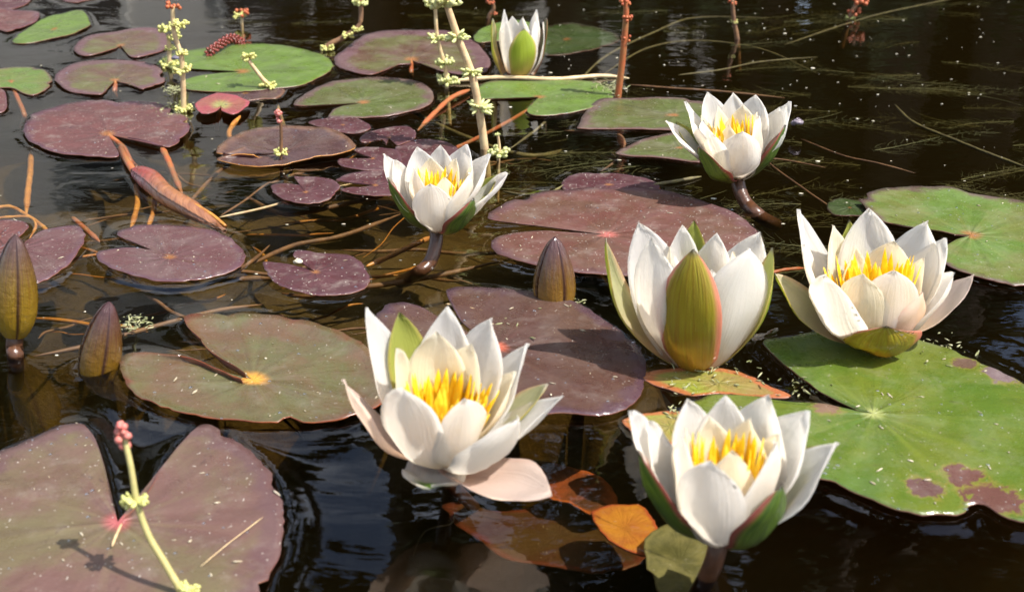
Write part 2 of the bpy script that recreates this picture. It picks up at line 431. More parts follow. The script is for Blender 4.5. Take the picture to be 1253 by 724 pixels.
# ------------------------------------------------------------------ lily pads
def z2(ox, oy, k): return lambda L: [(ox+x/k, oy+y/k) for x, y in L]
r1 = z2(0, 0, 3.016); r2 = z2(310, 0, 3.016); r3 = z2(620, 0, 3.016); r5 = z2(0, 220, 3.016); r6 = z2(310, 220, 3.016)
r7 = z2(620, 220, 3.016); r8 = z2(933, 220, 3.016); ru = z2(520, 540, 3.915)

def densify(L, n=5, jag=0.0, sd=0):
    pts = spline([(x, y, 0) for x, y in L], n)
    return pts

def pad(px_outline, apex, mat, label, z=.0022, rim=0.0, closed=False, wav=.0008, cat='lily pad', name='lily_pad', rimmat=None,
        group=None, petiole=None, seed=0, curl=None, rings=14, float_=True, jag=.0011, pet_mat='redstem', rise=.0016, dome=0.0, reach=.005):
    ol = spline([(x, y, 0) for x, y in px_outline], 6, closed)
    zo = z+rim
    out = [P(p.x, p.y, zo) for p in ol]
    A = P(apex[0], apex[1], z)
    root = thing(name, (A.x, A.y, z), label, cat, group)
    nO = len(out); v = []; uv = []; n_in = []
    cum = [0]
    for i in range(nO): 
        cum.append(cum[-1]+(out[(i+1) % nO]-out[i]).length)
    L = cum[nO] if closed else cum[nO-1]
    size = max((o-A).length for o in out)
    th = .0008
    rng_ = [(k/rings)**.9 for k in range(rings+1)]
    def zf(x, y, r):
        q = Vector((x*28+seed*3.1, y*28, seed)); s = mnoise.noise(q)+.5*mnoise.noise(q*2.7)
        zz = z + rim*max(0, (r-.78)/.22)**1.6 + wav*s*(.4+.6*r) + .0022*r**6*max(0, mnoise.noise(Vector((x*17, y*17, seed+4.5)))-.05)*min(1, size*12) + dome*(1-r*r)
        if curl: zz += curl(x, y, r)
        return zz
    for i in range(nO):
        o = out[i]
        d = (o-A); dn = d.normalized() if d.length else d
        nz = mnoise.noise(Vector((o.x*160, o.y*160, seed)))+.6*mnoise.noise(Vector((o.x*420, o.y*420, seed)))
        endfade = 1 if closed else min(1, i/4, (nO-1-i)/4)
        o = o+dn*(nz*jag*1.2 - endfade*size*.22*max(0, mnoise.noise(Vector((o.x*48, o.y*48, seed+9)))-.38))
        for r in rng_:
            # slight sideways bend so radial lines are not perfectly straight
            x = A.x+(o.x-A.x)*r; y = A.y+(o.y-A.y)*r
            v.append((x, y, zf(x, y, r))); uv.append((cum[i]/L, r))
    nr = rings+1; nT = len(v)
    v += [(a, b, c-th) for a, b, c in v[:nT]]; uv += uv[:nT]
    f = []; mi = []
    last = nO if closed else nO-1
    for i in range(last):
        j = (i+1) % nO
        for k in range(rings):
            a, b, c, d = i*nr+k, i*nr+k+1, j*nr+k+1, j*nr+k
            if k == 0: f.append((a, b, c)); mi.append(0); f.append((nT+c, nT+b, nT+a)); mi.append(1)
            else: f.append((a, b, c, d)); mi.append(0); f.append((nT+d, nT+c, nT+b, nT+a)); mi.append(1)
        f.append((i*nr+rings, nT+i*nr+rings, nT+j*nr+rings, j*nr+rings)); mi.append(2)
    if not closed:
        for i in (0, nO-1):
            for k in range(rings): f.append((i*nr+k, i*nr+k+1, nT+i*nr+k+1, nT+i*nr+k)); mi.append(2)
    # face winding: make tops point up
    area = sum(out[i].x*out[(i+1) % nO].y-out[(i+1) % nO].x*out[i].y for i in range(nO))
    if area < 0: f = [q[::-1] for q in f]
    build('leaf_blade', v, f, [M[mat], M['under'], M[rimmat or 'under']], root, uv, mi)
    if float_:
        poly = [(o.x, o.y) for o in out]
        if not closed: poly = poly+[(A.x, A.y)]
        FLOAT.append((np.array(poly), rise, reach))
    if petiole:
        mb = MB(); pts = spline([(A.x, A.y, z-.0015)]+[tuple(P(x, y, zz)) for x, y, zz in petiole], 6)
        mb.tube(pts, .0022*(.8+.4*min(1, size/.09)), 8); mb.build('petiole', M[pet_mat], root)
    return root

bl = [(tuple(P(1212, 612, .003)), .021, (.10, .045, .035)), (tuple(P(1178, 584, .003)), .016, (.10, .045, .035)), (tuple(P(1133, 600, .003)), .014, (.09, .045, .04)),
      (tuple(P(1180, 446, .003)), .011, (.10, .06, .04)), (tuple(P(1225, 462, .003)), .015, (.13, .09, .09)), (tuple(P(1012, 503, .003)), .012, (.14, .08, .05))]
M['p_right'] = pad_mat('pad_big_green', (.085, .145, .020), (.135, .165, .025), (.12, .10, .05), .3, .30, 15, blot=bl, edge_at=.97, big=10, wet=1, centre=(.28, .30, .10), csize=.04, streak=.3, veins=.22)

# -- far rows
pad([(-60, 55), (-60, 5), (10, 12), (46, 15), (44, 26), (28, 34), (8, 40)], (-20, 28), 'p_purple', 'dark purple lily pad cut by the photo edge beside a bright green pad', closed=False, seed=1)
pad([(-60, -20), (20, -22), (38, -6), (30, 6), (0, 13), (-50, 12)], (-10, -6), 'p_purple_s', 'dark purple pad in the far corner behind another purple pad', closed=True, seed=2)
pad(r1([(45, 155), (60, 135), (85, 118), (150, 75), (230, 50), (300, 38), (330, 80), (325, 100), (270, 125), (180, 145), (90, 160)]), r1([(200, 108)])[0], 'p_g2', 'bright green pointed lily pad beside the dark purple pad in the far corner', closed=True, seed=3)
pad(r1([(455, 180), (490, 212), (560, 200), (605, 182), (620, 140), (570, 105), (500, 103), (430, 118), (350, 125), (295, 148), (272, 185), (310, 207), (380, 195), (425, 180)]), r1([(445, 168)])[0], 'p_pg', 'pale green pad with mauve margin and a notch showing its stem, behind the tall milfoil', seed=4, petiole=[(147, 68, -.012), (143, 78, -.03)])
pad(r1([(395, 318), (385, 332), (370, 352), (300, 345), (240, 330), (200, 290), (230, 255), (290, 230), (380, 222), (480, 225), (560, 235), (600, 265), (605, 300), (560, 325), (520, 328), (490, 310), (450, 306)]), r1([(425, 296)])[0], 'p_pg', 'mauve and green lily pad lying just behind the large purple pad', seed=5, petiole=[(141, 118, -.012), (150, 126, -.04)])
pad(r1([(-80, 300), (-60, 265), (0, 255), (90, 250), (150, 255), (190, 285), (180, 320), (130, 350), (90, 345), (40, 325), (-60, 325)]), r1([(40, 300)])[0], 'p_g1', 'small green pad with mauve rim at the photo edge above a red stem', closed=True, seed=6, petiole=[(22, 122, -.004), (30, 142, -.012), (26, 155, -.03)])
pad(r1([(-60, 330), (10, 330), (25, 370), (15, 410), (-60, 410)]), r1([(-30, 370)])[0], 'p_purple', 'sliver of a purple pad at the photo edge beside the large purple pad', closed=True, seed=7)
pad([(236, 81), (210, 82), (196, 80), (192, 78), (205, 68), (228, 62), (282, 55), (330, 54), (360, 58), (392, 66), (407, 78), (403, 88), (390, 95), (370, 103), (340, 108), (300, 112), (265, 112), (232, 110), (222, 104), (226, 98), (245, 93), (270, 90)], (296, 88), 'p_g2', 'broad pale green lily pad with a dark notch behind the small red pad', seed=8)
pad([(262, 121), (270, 109), (300, 106), (344, 108), (347, 113), (340, 119), (318, 121), (290, 125)], (300, 114), 'p_brown', 'brown leaf edge tucked under the broad pale green pad', closed=True, seed=9, z=.0012)
pad(r1([(818, 408), (860, 422), (900, 402), (922, 374), (900, 365), (850, 350), (790, 345), (740, 365), (720, 390), (750, 418), (790, 412), (812, 398)]), r1([(815, 388)])[0], 'p_red', 'small pinkish red lily pad lifted above the water on its stem', z=.006, wav=.0015, seed=10, float_=False, petiole=[(268, 140, -.004), (265, 158, -.03)])
pad([(300, 180), (272, 186), (264, 182), (276, 172), (305, 158), (345, 153), (386, 154), (416, 163), (432, 173), (434, 180), (420, 188), (386, 193), (345, 200), (310, 203), (280, 200), (266, 194), (285, 190), (310, 190)], (345, 187), 'p_brown', 'wet brown lily pad with a pale curled near rim, beside a thin milfoil stalk', seed=11, rim=.003, wav=.002, rimmat='orangestem')
pad([(502, 78), (485, 80), (466, 88), (452, 92), (430, 88), (412, 80), (410, 70), (420, 62), (443, 44), (470, 38), (508, 37), (545, 38), (575, 48), (592, 62), (600, 78), (592, 90), (570, 92), (540, 87), (525, 78), (512, 77)], (503, 73), 'p_pg', 'green and mauve pad with a wavy near edge behind the slanting milfoil stalk', seed=12, petiole=[(503, 92, -.010), (503, 100, -.03)])
pad([(585, 52), (580, 44), (592, 34), (612, 28), (640, 26), (655, 34), (640, 44), (610, 50)], (605, 40), 'p_g2', 'small green leaf tip half hidden behind the farthest white flower', closed=True, seed=13)
pad(r2([(395, 380), (340, 378), (230, 386), (150, 387), (180, 352), (260, 310), (330, 295), (450, 288), (560, 295), (630, 315), (665, 350), (650, 385), (600, 405), (500, 425), (400, 432), (290, 432), (276, 415), (330, 390)]), r2([(405, 379)])[0], 'p_olive', 'olive pad with purple rim and a slit notch, in front of the wavy-edged pad', seed=14)
pad(r2([(205, 450), (290, 432), (370, 432), (420, 455), (430, 475), (380, 492), (310, 485), (250, 470)]), r2([(330, 462)])[0], 'p_purple_s', 'small purple speckled pad touching the front of the olive slit pad', closed=True, seed=15, group='small purple pads')
pad(r2([(490, 532), (470, 512), (400, 525), (402, 500), (440, 482), (520, 465), (580, 468), (600, 495), (590, 515), (530, 535)]), r2([(500, 508)])[0], 'p_purple_s', 'small purple pad under the end of the slanting red stem', seed=16, group='small purple pads')
pad(r2([(520, 550), (600, 515), (700, 520), (760, 550), (800, 600), (700, 640), (560, 610)]), r2([(640, 575)])[0], 'p_purple_s', 'purple pad mostly hidden behind the white flower beside the milfoil whorl', closed=True, seed=17, z=.0012, group='small purple pads')
pad(r2([(420, 575), (370, 552), (430, 545), (520, 552), (548, 585), (530, 615), (470, 628), (390, 625), (320, 608), (318, 585), (380, 588)]), r2([(440, 585)])[0], 'p_purple_s', 'small purple pad wedged between the wet brown pad and the white flower', seed=18, group='small purple pads')
pad(r2([(430, 680), (380, 668), (310, 668), (340, 645), (420, 630), (500, 632), (560, 660), (560, 710), (480, 722), (380, 716), (325, 702), (370, 692)]), r2([(450, 684)])[0], 'p_purple_s', 'small notched purple pad just behind the green sepal of the white flower', seed=19, group='small purple pads')
pad([(366, 226), (348, 224), (331, 228), (344, 242), (368, 249), (392, 248), (408, 240), (416, 230), (412, 223), (396, 218), (372, 216), (360, 216), (368, 222)], (374, 235), 'p_purple_s', 'small purple pad alone in brown water in front of the wet brown pad', seed=20, z=.0018, group='small purple pads')
pad(r3([(150, 100), (240, 85), (330, 100), (400, 125), (412, 150), (350, 175), (270, 192), (160, 205), (100, 180), (90, 130)]), r3([(220, 145)])[0], 'p_dkgreen', 'dark green submerged pad behind the farthest white flower', closed=True, seed=21, z=-.004, float_=False)
pad(r3([(20, 352), (-60, 365), (-110, 360), (-125, 335), (-60, 302), (60, 300), (240, 295), (330, 305), (385, 335), (385, 370), (330, 395), (200, 420), (110, 428), (75, 412), (100, 378)]), r3([(118, 358)])[0], 'p_g2', 'bright green pad with orange margin in front of the farthest white flower', seed=22)
pad(r3([(330, 372), (265, 462), (280, 474), (400, 474), (600, 480), (720, 490), (780, 460), (770, 400), (680, 365), (600, 358), (470, 362)]), r3([(620, 425)])[0], 'p_olive', 'long olive lily pad behind the white flower that stands on a brown stem', closed=True, seed=23)
pad(r3([(405, 567), (470, 530), (560, 500), (640, 490), (720, 500), (760, 550), (720, 590), (690, 597), (560, 580)]), r3([(640, 545)])[0], 'p_olive', 'narrow brownish green pad in front of the long olive pad', closed=True, seed=24, z=.0016)
pad([(108, 0), (88, 3), (70, -4), (96, -12), (130, -8)], (100, -4), 'p_purple_s', 'purple pad cut by the far photo edge', closed=True, seed=25)
pad([(690, 232), (688, 222), (700, 214), (722, 211), (755, 212), (790, 218), (806, 226), (800, 236), (760, 240), (715, 240)], (745, 226), 'p_purple_s', 'speckled purple pad tucked behind the broad mauve pad', closed=True, seed=26, z=.0012, group='small purple pads')
# -- middle rows
pad(r1([(437, 560), (425, 578), (300, 575), (200, 560), (120, 525), (88, 490), (100, 440), (150, 410), (240, 385), (340, 370), (450, 372), (560, 375), (620, 395), (680, 430), (700, 462), (690, 495), (650, 535), (610, 545), (560, 530), (490, 514), (440, 504)]), r1([(398, 495)])[0], 'p_purple', 'large dusty purple lily pad floating beneath the tall paired milfoil', seed=27, z=.003, petiole=[(150, 180, -.003), (160, 198, -.008), (172, 210, -.03)])
pad([(12, 302), (-10, 300), (-30, 330), (0, 346), (26, 348), (53, 343), (86, 322), (103, 296), (97, 277), (72, 278), (50, 283), (30, 296)], (22, 305), 'p_purple_b', 'silvery purple pad behind the large brown bud', seed=28, rise=.003, reach=.008)
pad([(7, 300), (32, 282), (31, 272), (7, 269), (-10, 274), (-50, 290), (-40, 305), (-15, 308)], (-2, 290), 'p_purple', 'purple pad corner at the photo edge above the large brown bud', closed=True, seed=29, z=.0034)
pad(r5([(580, 262), (530, 254), (450, 250), (365, 262), (358, 285), (385, 312), (430, 333), (560, 368), (640, 376), (720, 368), (800, 350), (880, 325), (905, 290), (890, 250), (850, 215), (790, 190), (720, 174), (600, 165), (500, 168), (442, 186), (436, 205), (490, 228), (550, 244), (590, 262)]), r5([(625, 285)])[0], 'p_purple_b', 'silvery purple pad with a slit notch beside the rolled red leaf', seed=30, z=.003, rise=.003, reach=.008)
pad(r6([(200, 332), (150, 320), (90, 310), (38, 305), (40, 325), (60, 360), (110, 395), (200, 420), (300, 425), (400, 405), (428, 370), (420, 340), (390, 300), (330, 272), (240, 268), (165, 262), (150, 285), (195, 310), (210, 325)]), r6([(228, 340)])[0], 'p_purple_s', 'speckled purple pad with a pale seed in its notch', seed=31, z=.0026)
pad([(730, 285), (690, 276), (650, 271), (603, 269), (600, 260), (625, 246), (660, 236), (700, 231), (760, 230), (800, 232), (840, 240), (870, 250), (900, 262), (922, 277), (932, 295), (926, 312), (900, 325), (860, 334), (800, 337), (750, 336), (700, 332), (640, 320), (606, 307), (604, 293), (625, 285), (670, 282), (715, 287)], (742, 287), 'p_big', 'broad mauve lily pad behind the upright white flower with the olive sepal', seed=32, z=.003, rise=.003, reach=.008)
pad([(1170, 287), (1138, 280), (1105, 276), (1076, 270), (1059, 252), (1052, 242), (1072, 233), (1099, 229), (1132, 228), (1165, 229), (1198, 238), (1253, 247), (1320, 262), (1345, 290), (1320, 330), (1253, 348), (1231, 346), (1198, 339), (1165, 329), (1152, 316), (1156, 302), (1170, 293)], (1188, 288), 'p_g1', 'flat green lily pad with dark margin behind the blush pink flower', seed=33, z=.0035)
pad([(1012, 250), (1028, 243), (1056, 247), (1066, 262), (1040, 264), (1018, 262)], (1040, 254), 'p_dkgreen', 'small dark leaf half sunk beside the flat green pad', closed=True, seed=34, z=-.001, float_=False)
def curl_mid(x, y, r): return 0.0015*r*math.sin(x*60)
pad([(595, 418), (565, 390), (548, 362), (549, 350), (575, 348), (640, 356), (700, 369), (740, 390), (775, 415), (789, 440), (786, 475), (765, 500), (732, 511), (690, 510), (620, 512), (560, 505), (500, 490), (462, 440), (455, 400), (466, 383), (480, 374), (497, 372), (520, 378), (545, 392), (585, 416)], (608, 424), 'p_mid', 'dull purple lily pad with bluish veins behind the wide open flower', seed=35, z=.003, wav=.0014, curl=curl_mid, rise=.0022)
pad([(300, 456), (285, 447), (262, 434), (242, 413), (228, 398), (228, 388), (250, 385), (310, 384), (370, 390), (419, 409), (450, 425), (475, 455), (470, 490), (430, 508), (400, 513), (340, 516), (280, 513), (220, 503), (180, 489), (156, 470), (148, 450), (150, 433), (180, 430), (220, 436), (262, 450), (295, 463)], (310, 464), 'p_left', 'grey olive lily pad with rust red rim and glowing orange centre', seed=36, z=.003, rim=.0035, rimmat='rim_rust', wav=.0016, rise=.0045, reach=.012)
# -- near row
pad([(1050, 502), (1020, 488), (990, 470), (960, 444), (934, 420), (950, 412), (980, 408), (1060, 402), (1120, 413), (1170, 430), (1215, 452), (1253, 470), (1300, 500), (1330, 545), (1320, 600), (1290, 640), (1253, 640), (1238, 636), (1222, 629), (1205, 618), (1190, 617), (1170, 628), (1120, 628), (1075, 615), (1040, 600), (1003, 588), (960, 590), (900, 575), (858, 530), (838, 495), (848, 482), (870, 480), (904, 481), (958, 488), (1000, 494), (1045, 505)], (1068, 508), 'p_right', 'huge bright green lily pad with eaten brown patches under the two near flowers', seed=37, z=.0042, wav=.0022, rings=22, rise=.004, dome=.001, reach=.009)
pad([(788, 457), (812, 452), (860, 450), (905, 455), (940, 471), (968, 485), (930, 486), (880, 482), (846, 484), (812, 475), (792, 466)], (880, 468), 'p_strip', 'yellow green strip of leaf with pinkish end in front of the olive sepal flower', closed=True, seed=38, z=.001, wav=.0004)
pad([(762, 514), (785, 506), (830, 503), (870, 512), (868, 535), (840, 548), (800, 538), (775, 528)], (820, 522), 'p_strip', 'orange edged green leaf showing behind the near flower', closed=True, seed=39, z=.001, wav=.0004)
pad([(140, 620), (134, 600), (128, 570), (117, 538), (106, 523), (98, 518), (80, 520), (59, 528), (24, 542), (0, 553), (-50, 585), (-90, 640), (-80, 710), (-20, 770), (60, 800), (160, 812), (240, 795), (300, 752), (332, 700), (345, 655), (346, 620), (335, 585), (310, 555), (280, 533), (249, 518), (225, 538), (200, 570), (183, 600), (166, 622), (152, 634)], (144, 638), 'p_front', 'large mauve lily pad nearest the camera with a wide notch behind the berry stalk', seed=40, z=.003, rings=20, rise=.003, reach=.009)
# -- sunken leaves
M['sunk_red'] = pad_mat('sunk_red', (.30, .065, .015), (.08, .03, .012), (.42, .10, .015), .2, .7, 41, big=30, edge_at=.8, veins=0, csize=.001, streak=0)
M['sunk_orange'] = pad_mat('sunk_orange', (.52, .22, .02), (.36, .10, .02), (.38, .06, .02), .2, .7, 42, big=30, veins=0, csize=.001, streak=0)
M['sunk_dark'] = pad_mat('sunk_dark', (.07, .022, .008), (.07, .035, .008), (.13, .02, .008), .2, .7, 43, big=22, veins=0, csize=.001, streak=0)
M['sunk_olive'] = pad_mat('sunk_olive', (.17, .16, .06), (.09, .09, .03), (.2, .18, .07), .3, .7, 44, big=60, veins=0, csize=.001, streak=0)
pad(ru([(420, 110), (500, 90), (620, 100), (760, 140), (870, 190), (920, 270), (900, 330), (800, 350), (700, 300), (600, 270), (500, 200)]), ru([(700, 220)])[0], 'sunk_red', 'sunken rust red leaf glowing under black water behind the darker sunken leaf', closed=True, z=-.046, seed=41, float_=False, name='sunken_leaf', cat='sunken leaf')
pad(ru([(80, 310), (180, 290), (320, 330), (450, 330), (560, 295), (740, 290), (790, 335), (850, 350), (900, 420), (1000, 470), (1045, 500), (1050, 560), (960, 610), (830, 630), (600, 590), (400, 560), (250, 470), (140, 390)]), ru([(640, 440)])[0], 'sunk_dark', 'sunken dark brown leaf with dull red edge beneath the open flower', closed=True, z=-.06, seed=42, float_=False, name='sunken_leaf', cat='sunken leaf')
pad(ru([(800, 340), (900, 300), (1040, 310), (1100, 380), (1110, 450), (1090, 530), (1020, 540), (880, 470)]), ru([(960, 420)])[0], 'sunk_orange', 'sunken bright orange leaf beside the near flower', closed=True, z=-.032, seed=43, float_=False, name='sunken_leaf', cat='sunken leaf')
pad([(788, 668), (800, 650), (832, 640), (868, 655), (880, 690), (860, 725), (820, 730), (796, 712)], (832, 690), 'sunk_olive', 'sunken mottled olive leaf beside the near flower stem', closed=True, z=-.026, wav=.003, seed=44, float_=False, name='sunken_leaf', cat='sunken leaf')

# ------------------------------------------------------------------ flowers
def petal_mesh(B, T, W, axis, centre, belly, cup=.45, tipexp=2.0, thick=.00035, nt=14, nu=9, tipcurl=0.0, roll=0.0, wide=.40):
    """a closed thin shell from B to T; axis = flower axis, centre = a point on it; inside faces the axis."""
    ch = T-B; L = ch.length; cd = ch.normalized()
    mid = B+ch*.5
    out = (mid-centre); out -= axis*out.dot(axis)
    if out.length < 1e-6: out = Vector((0, -1, 0))
    out -= cd*out.dot(cd); out.normalize()
    if roll:
        from mathutils import Quaternion
        out = Quaternion(cd, roll) @ out
    c1 = B+ch*.30+out*belly*L*1.25; c2 = B+ch*.72+out*belly*L*.75
    side = cd.cross(out).normalized()
    inner = []; outer = []; uv = []
    ph = random.uniform(0, 6)
    for i in range(nt+1):
        t = i/nt; s = 1-t
        p = B*s**3+c1*3*s*s*t+c2*3*s*t*t+T*t**3
        d = ((c1-B)*3*s*s+(c2-c1)*6*s*t+(T-c2)*3*t*t).normalized()
        S = side; Nn = d.cross(S).normalized()
        if Nn.dot(out) < 0: Nn = -Nn
        if t < .52: wd = wide+(1-wide)*math.sin(t/.52*math.pi/2)
        else: wd = 1-((t-.52)/.48)**(tipexp*1.15)
        wd = max(wd, .012)*W*.5
        for k in range(nu):
            u = -1+2*k/(nu-1)
            wob = W*(.035*math.sin(t*7+ph+u*2)*abs(u)+.018*math.sin(t*13+ph*2-u*3)+.03*math.cos(u*5.5+ph)*t*(1-t)*2)
            inward = cup*wd*(u*u)*(1-.35*t)
            q = p+S*u*wd*(1-.12*cup*u*u) - Nn*(inward+wob) - Nn*tipcurl*L*max(0, t-.75)**2
            hh = thick*(1-.6*abs(u))*(1-.5*t)
            inner.append(q-Nn*hh); outer.append(q+Nn*hh); uv.append(((u+1)/2, t))
    v = inner+outer; nI = len(inner); f = []; mi = []
    for i in range(nt):
        for k in range(nu-1):
            a, b, c, d = i*nu+k, i*nu+k+1, (i+1)*nu+k+1, (i+1)*nu+k
            f.append((a, b, c, d)); mi.append(0); f.append((nI+d, nI+c, nI+b, nI+a)); mi.append(1)
        for k in (0, nu-1):
            a, d = i*nu+k, (i+1)*nu+k
            f.append((a, d, nI+d, nI+a) if k == 0 else (d, a, nI+a, nI+d)); mi.append(1)
    for i in (0, nt):
        for k in range(nu-1): f.append((i*nu+k, i*nu+k+1, nI+i*nu+k+1, nI+i*nu+k)); mi.append(1)
    return v, f, uv+uv, mi

FL = {}
def flower(bpx, height, petals, label, scale=1.0, mirror=False, axis=(0, 0, 1), stem=None, stamens=None, stem_r=9, group='white water lilies', name='water_lily', br=9, bf=.3):
    B = P(bpx[0], bpx[1], height); s = mpp(B)*scale
    root = thing(name, (B.x, B.y, height), label, 'water lily', group)
    ax = Vector(axis).normalized(); mx = -1 if mirror else 1
    for k, pt in enumerate(petals):
        kind, dx, dy, dpt, W = pt[:5]; opt = pt[5] if len(pt) > 5 else {}
        # dx, dy: tip offset from the base in photo pixels of this flower's scale; dpt: offset away from the viewer in the same unit
        T = Q(bpx[0]+dx*mx*scale, bpx[1]+dy*scale, B.y+dpt*s)
        rad = T-B; rad -= ax*rad.dot(ax)
        ro = rad.normalized()*min(rad.length*bf, br*s)
        b = B+ro+ax*opt.get('up', 0)*s
        inner, outer = {'w': ('white', 'white'), 'c': ('cream', 'cream'), 'b': ('blush', 'blush'), 'g': ('greentip', 'greentip'),
                        'sd': ('sepin', 'sepdark'), 'sm': ('sepin', 'sepmid'), 'sl': ('sepin', 'seplight'), 'sb': ('blush', 'seplight'), 'sy': ('sepyel', 'seplight')}[kind]
        v, f, uv, mi = petal_mesh(b, T, W*s*1.2, ax, B+ax*opt.get('c', 60)*s*0+Vector((0, 0, 0)), opt.get('belly', .16), opt.get('cup', .45), opt.get('tip', 2.0), tipcurl=opt.get('curl', 0), roll=opt.get('roll', 0)*mx, wide=opt.get('wide', .40))
        o = build('sepal' if kind[0] == 's' or kind == 'g' else 'petal', v, f, [M[inner], M[outer]], root, uv, mi)
    # receptacle
    mb = MB(); mb.blob(B+ax*2*s, (13*s, 13*s, 9*s), 12, .02); mb.build('receptacle', M['sepdark' if petals[0][0] != 'w' else 'sepdark'], root)
    if stamens:
        cdx, cdy, cdp, rx, ry, hgt, n_ = stamens
        top = Q(bpx[0]+cdx*mx*scale, bpx[1]+cdy*scale, B.y+cdp*s)
        axx = (top-B).normalized(); sx = axx.cross(Vector((0, 1, 0))).normalized(); sy = sx.cross(axx).normalized()
        for i in range(n_):
            a = i*2.399963; q = math.sqrt((i+.5)/n_)
            q = .35+.65*q
            tip = top+sx*math.cos(a)*rx*q*s+sy*math.sin(a)*ry*q*s+axx*random.uniform(-18, 10)*s+sx*random.uniform(-6, 6)*s - axx*q*q*14*s
            bs = B+axx*(hgt*.12)*s+(sx*math.cos(a)+sy*math.sin(a))*9*q*s
            midp = bs.lerp(tip, .55)+(sx*math.cos(a)+sy*math.sin(a))*rx*.22*q*s
            v, f, uv, mi = petal_mesh(bs, tip, random.uniform(10, 14)*s, axx, bs-(sx*math.cos(a)+sy*math.sin(a))*20*s, .10, .35, 2.4, .0003, 8, 5, roll=random.uniform(-.5, .5), wide=.8)
            build('stamen', v, f, [M['stamen'], M['stamen']], root, uv, mi)
    if stem:
        mb = MB(); pts = [B+Vector((0, 0, 1*s))]+[P(x, y, z) for x, y, z in stem]
        mb.tube(spline(pts, 7), stem_r*s, 12); mb.build('stem', M['stem'], root)
        for x, y, z in stem:
            pass
    FL[label] = root
    return root

cup = [
    ('w', -38, -172, 62, 75, {'belly': .14}), ('w', 8, -176, 72, 68, {}), ('w', 60, -177, 55, 93, {'belly': .16, 'tip': 1.8}),
    ('w', 107, -158, 26, 95, {'belly': .12, 'tip': 1.8}), ('w', -107, -158, 14, 95, {'belly': .17, 'tip': 1.7}), ('w', -86, -146, 32, 84, {'belly': .2}),
    ('sy', 124, -116, 40, 68, {'belly': .16}), ('w', 145, -119, 4, 84, {'belly': .12, 'tip': 1.7}),
    ('c', -12, -150, 34, 68, {'up': 6}), ('c', 38, -148, 32, 63, {'up': 6}), ('c', -40, -136, 12, 56, {'up': 6}), ('c', 72, -130, 14, 61, {'up': 6}),
    ('w', -44, -128, -16, 75, {'belly': .2}), ('w', 69, -120, -26, 86, {'belly': .2, 'tip': 1.9}),
    ('c', 16, -110, -30, 59, {'belly': .2, 'up': 4}),
    ('w', -11, -97, -66, 72, {'belly': .24, 'cup': .5, 'tip': 3.0}),
    ('sd', -99, -110, -34, 56, {'belly': .20, 'cup': .75, 'tip': 2.2}), ('sd', 76, -68, -66, 74, {'belly': .26, 'cup': .6, 'tip': 2.1, 'roll': .15}),
]
flower((880, 660), .020, cup, 'large cupped white lily nearest the camera, on a thick brown stem', stem=[(872, 690, .008), (856, 722, -.012), (835, 760, -.05)], stamens=(12, -126, 2, 50, 34, 110, 36), stem_r=12)
flower((534, 283), .018, cup, 'small cupped white lily on a curved brown stem in front of the small purple pads', scale=.60, stem=[(533, 300, .010), (525, 322, .0), (508, 336, -.008), (490, 345, -.04)], stamens=(12, -126, 2, 50, 34, 110, 32), stem_r=14)
flower((902, 219), .018, cup, 'small cupped white lily on a brown stem in front of the long olive pad', scale=.60, mirror=True, stem=[(906, 235, .010), (914, 250, .002), (932, 266, -.006), (950, 275, -.04)], stamens=(12, -126, 2, 50, 34, 110, 32), stem_r=14)

open_f = [
    ('w', -88, -190, 52, 62, {'belly': .12, 'tip': 1.7}), ('sy', -48, -184, 76, 56, {'belly': .12}), ('w', 10, -191, 80, 70, {'belly': .12, 'tip': 1.6}),
    ('w', 64, -177, 66, 72, {'belly': .14, 'tip': 2.6}), ('w', 109, -146, 40, 76, {'belly': .12, 'tip': 1.7}), ('sl', 133, -97, 36, 44, {'belly': .1}),
    ('w', 152, -82, -4, 70, {'belly': .12, 'tip': 1.7}), ('b', -117, -102, -12, 62, {'belly': .2, 'tip': 1.8, 'roll': .15}),
    ('c', -4, -160, 40, 66, {'up': 6, 'tip': 2.6}), ('c', 38, -145, 38, 62, {'up': 6, 'tip': 3.0}), ('c', -50, -140, 10, 54, {'up': 6}), ('c', 92, -112, 14, 62, {'up': 6}),
    ('w', -44, -92, -70, 72, {'belly': .22, 'cup': .5, 'tip': 3.4}), ('w', 34, -78, -62, 62, {'belly': .24, 'cup': .5, 'tip': 3.2}),
    ('w', 97, -56, -66, 74, {'belly': .26, 'cup': .55, 'tip': 2.6, 'roll': -.2}),
    ('b', 138, 38, -74, 76, {'belly': .08, 'cup': .35, 'tip': 2.0}),
    ('g', -10, 31, -58, 66, {'belly': .12, 'cup': .3, 'tip': 3.6, 'wide': .9}),
]
flower((537, 566), .024, open_f, 'wide open white lily full of yellow stamens, beside the grey olive pad', stem=[(545, 585, .010), (560, 600, -.02), (580, 620, -.06)],
       stamens=(12, -100, -4, 60, 46, 90, 78), stem_r=9)

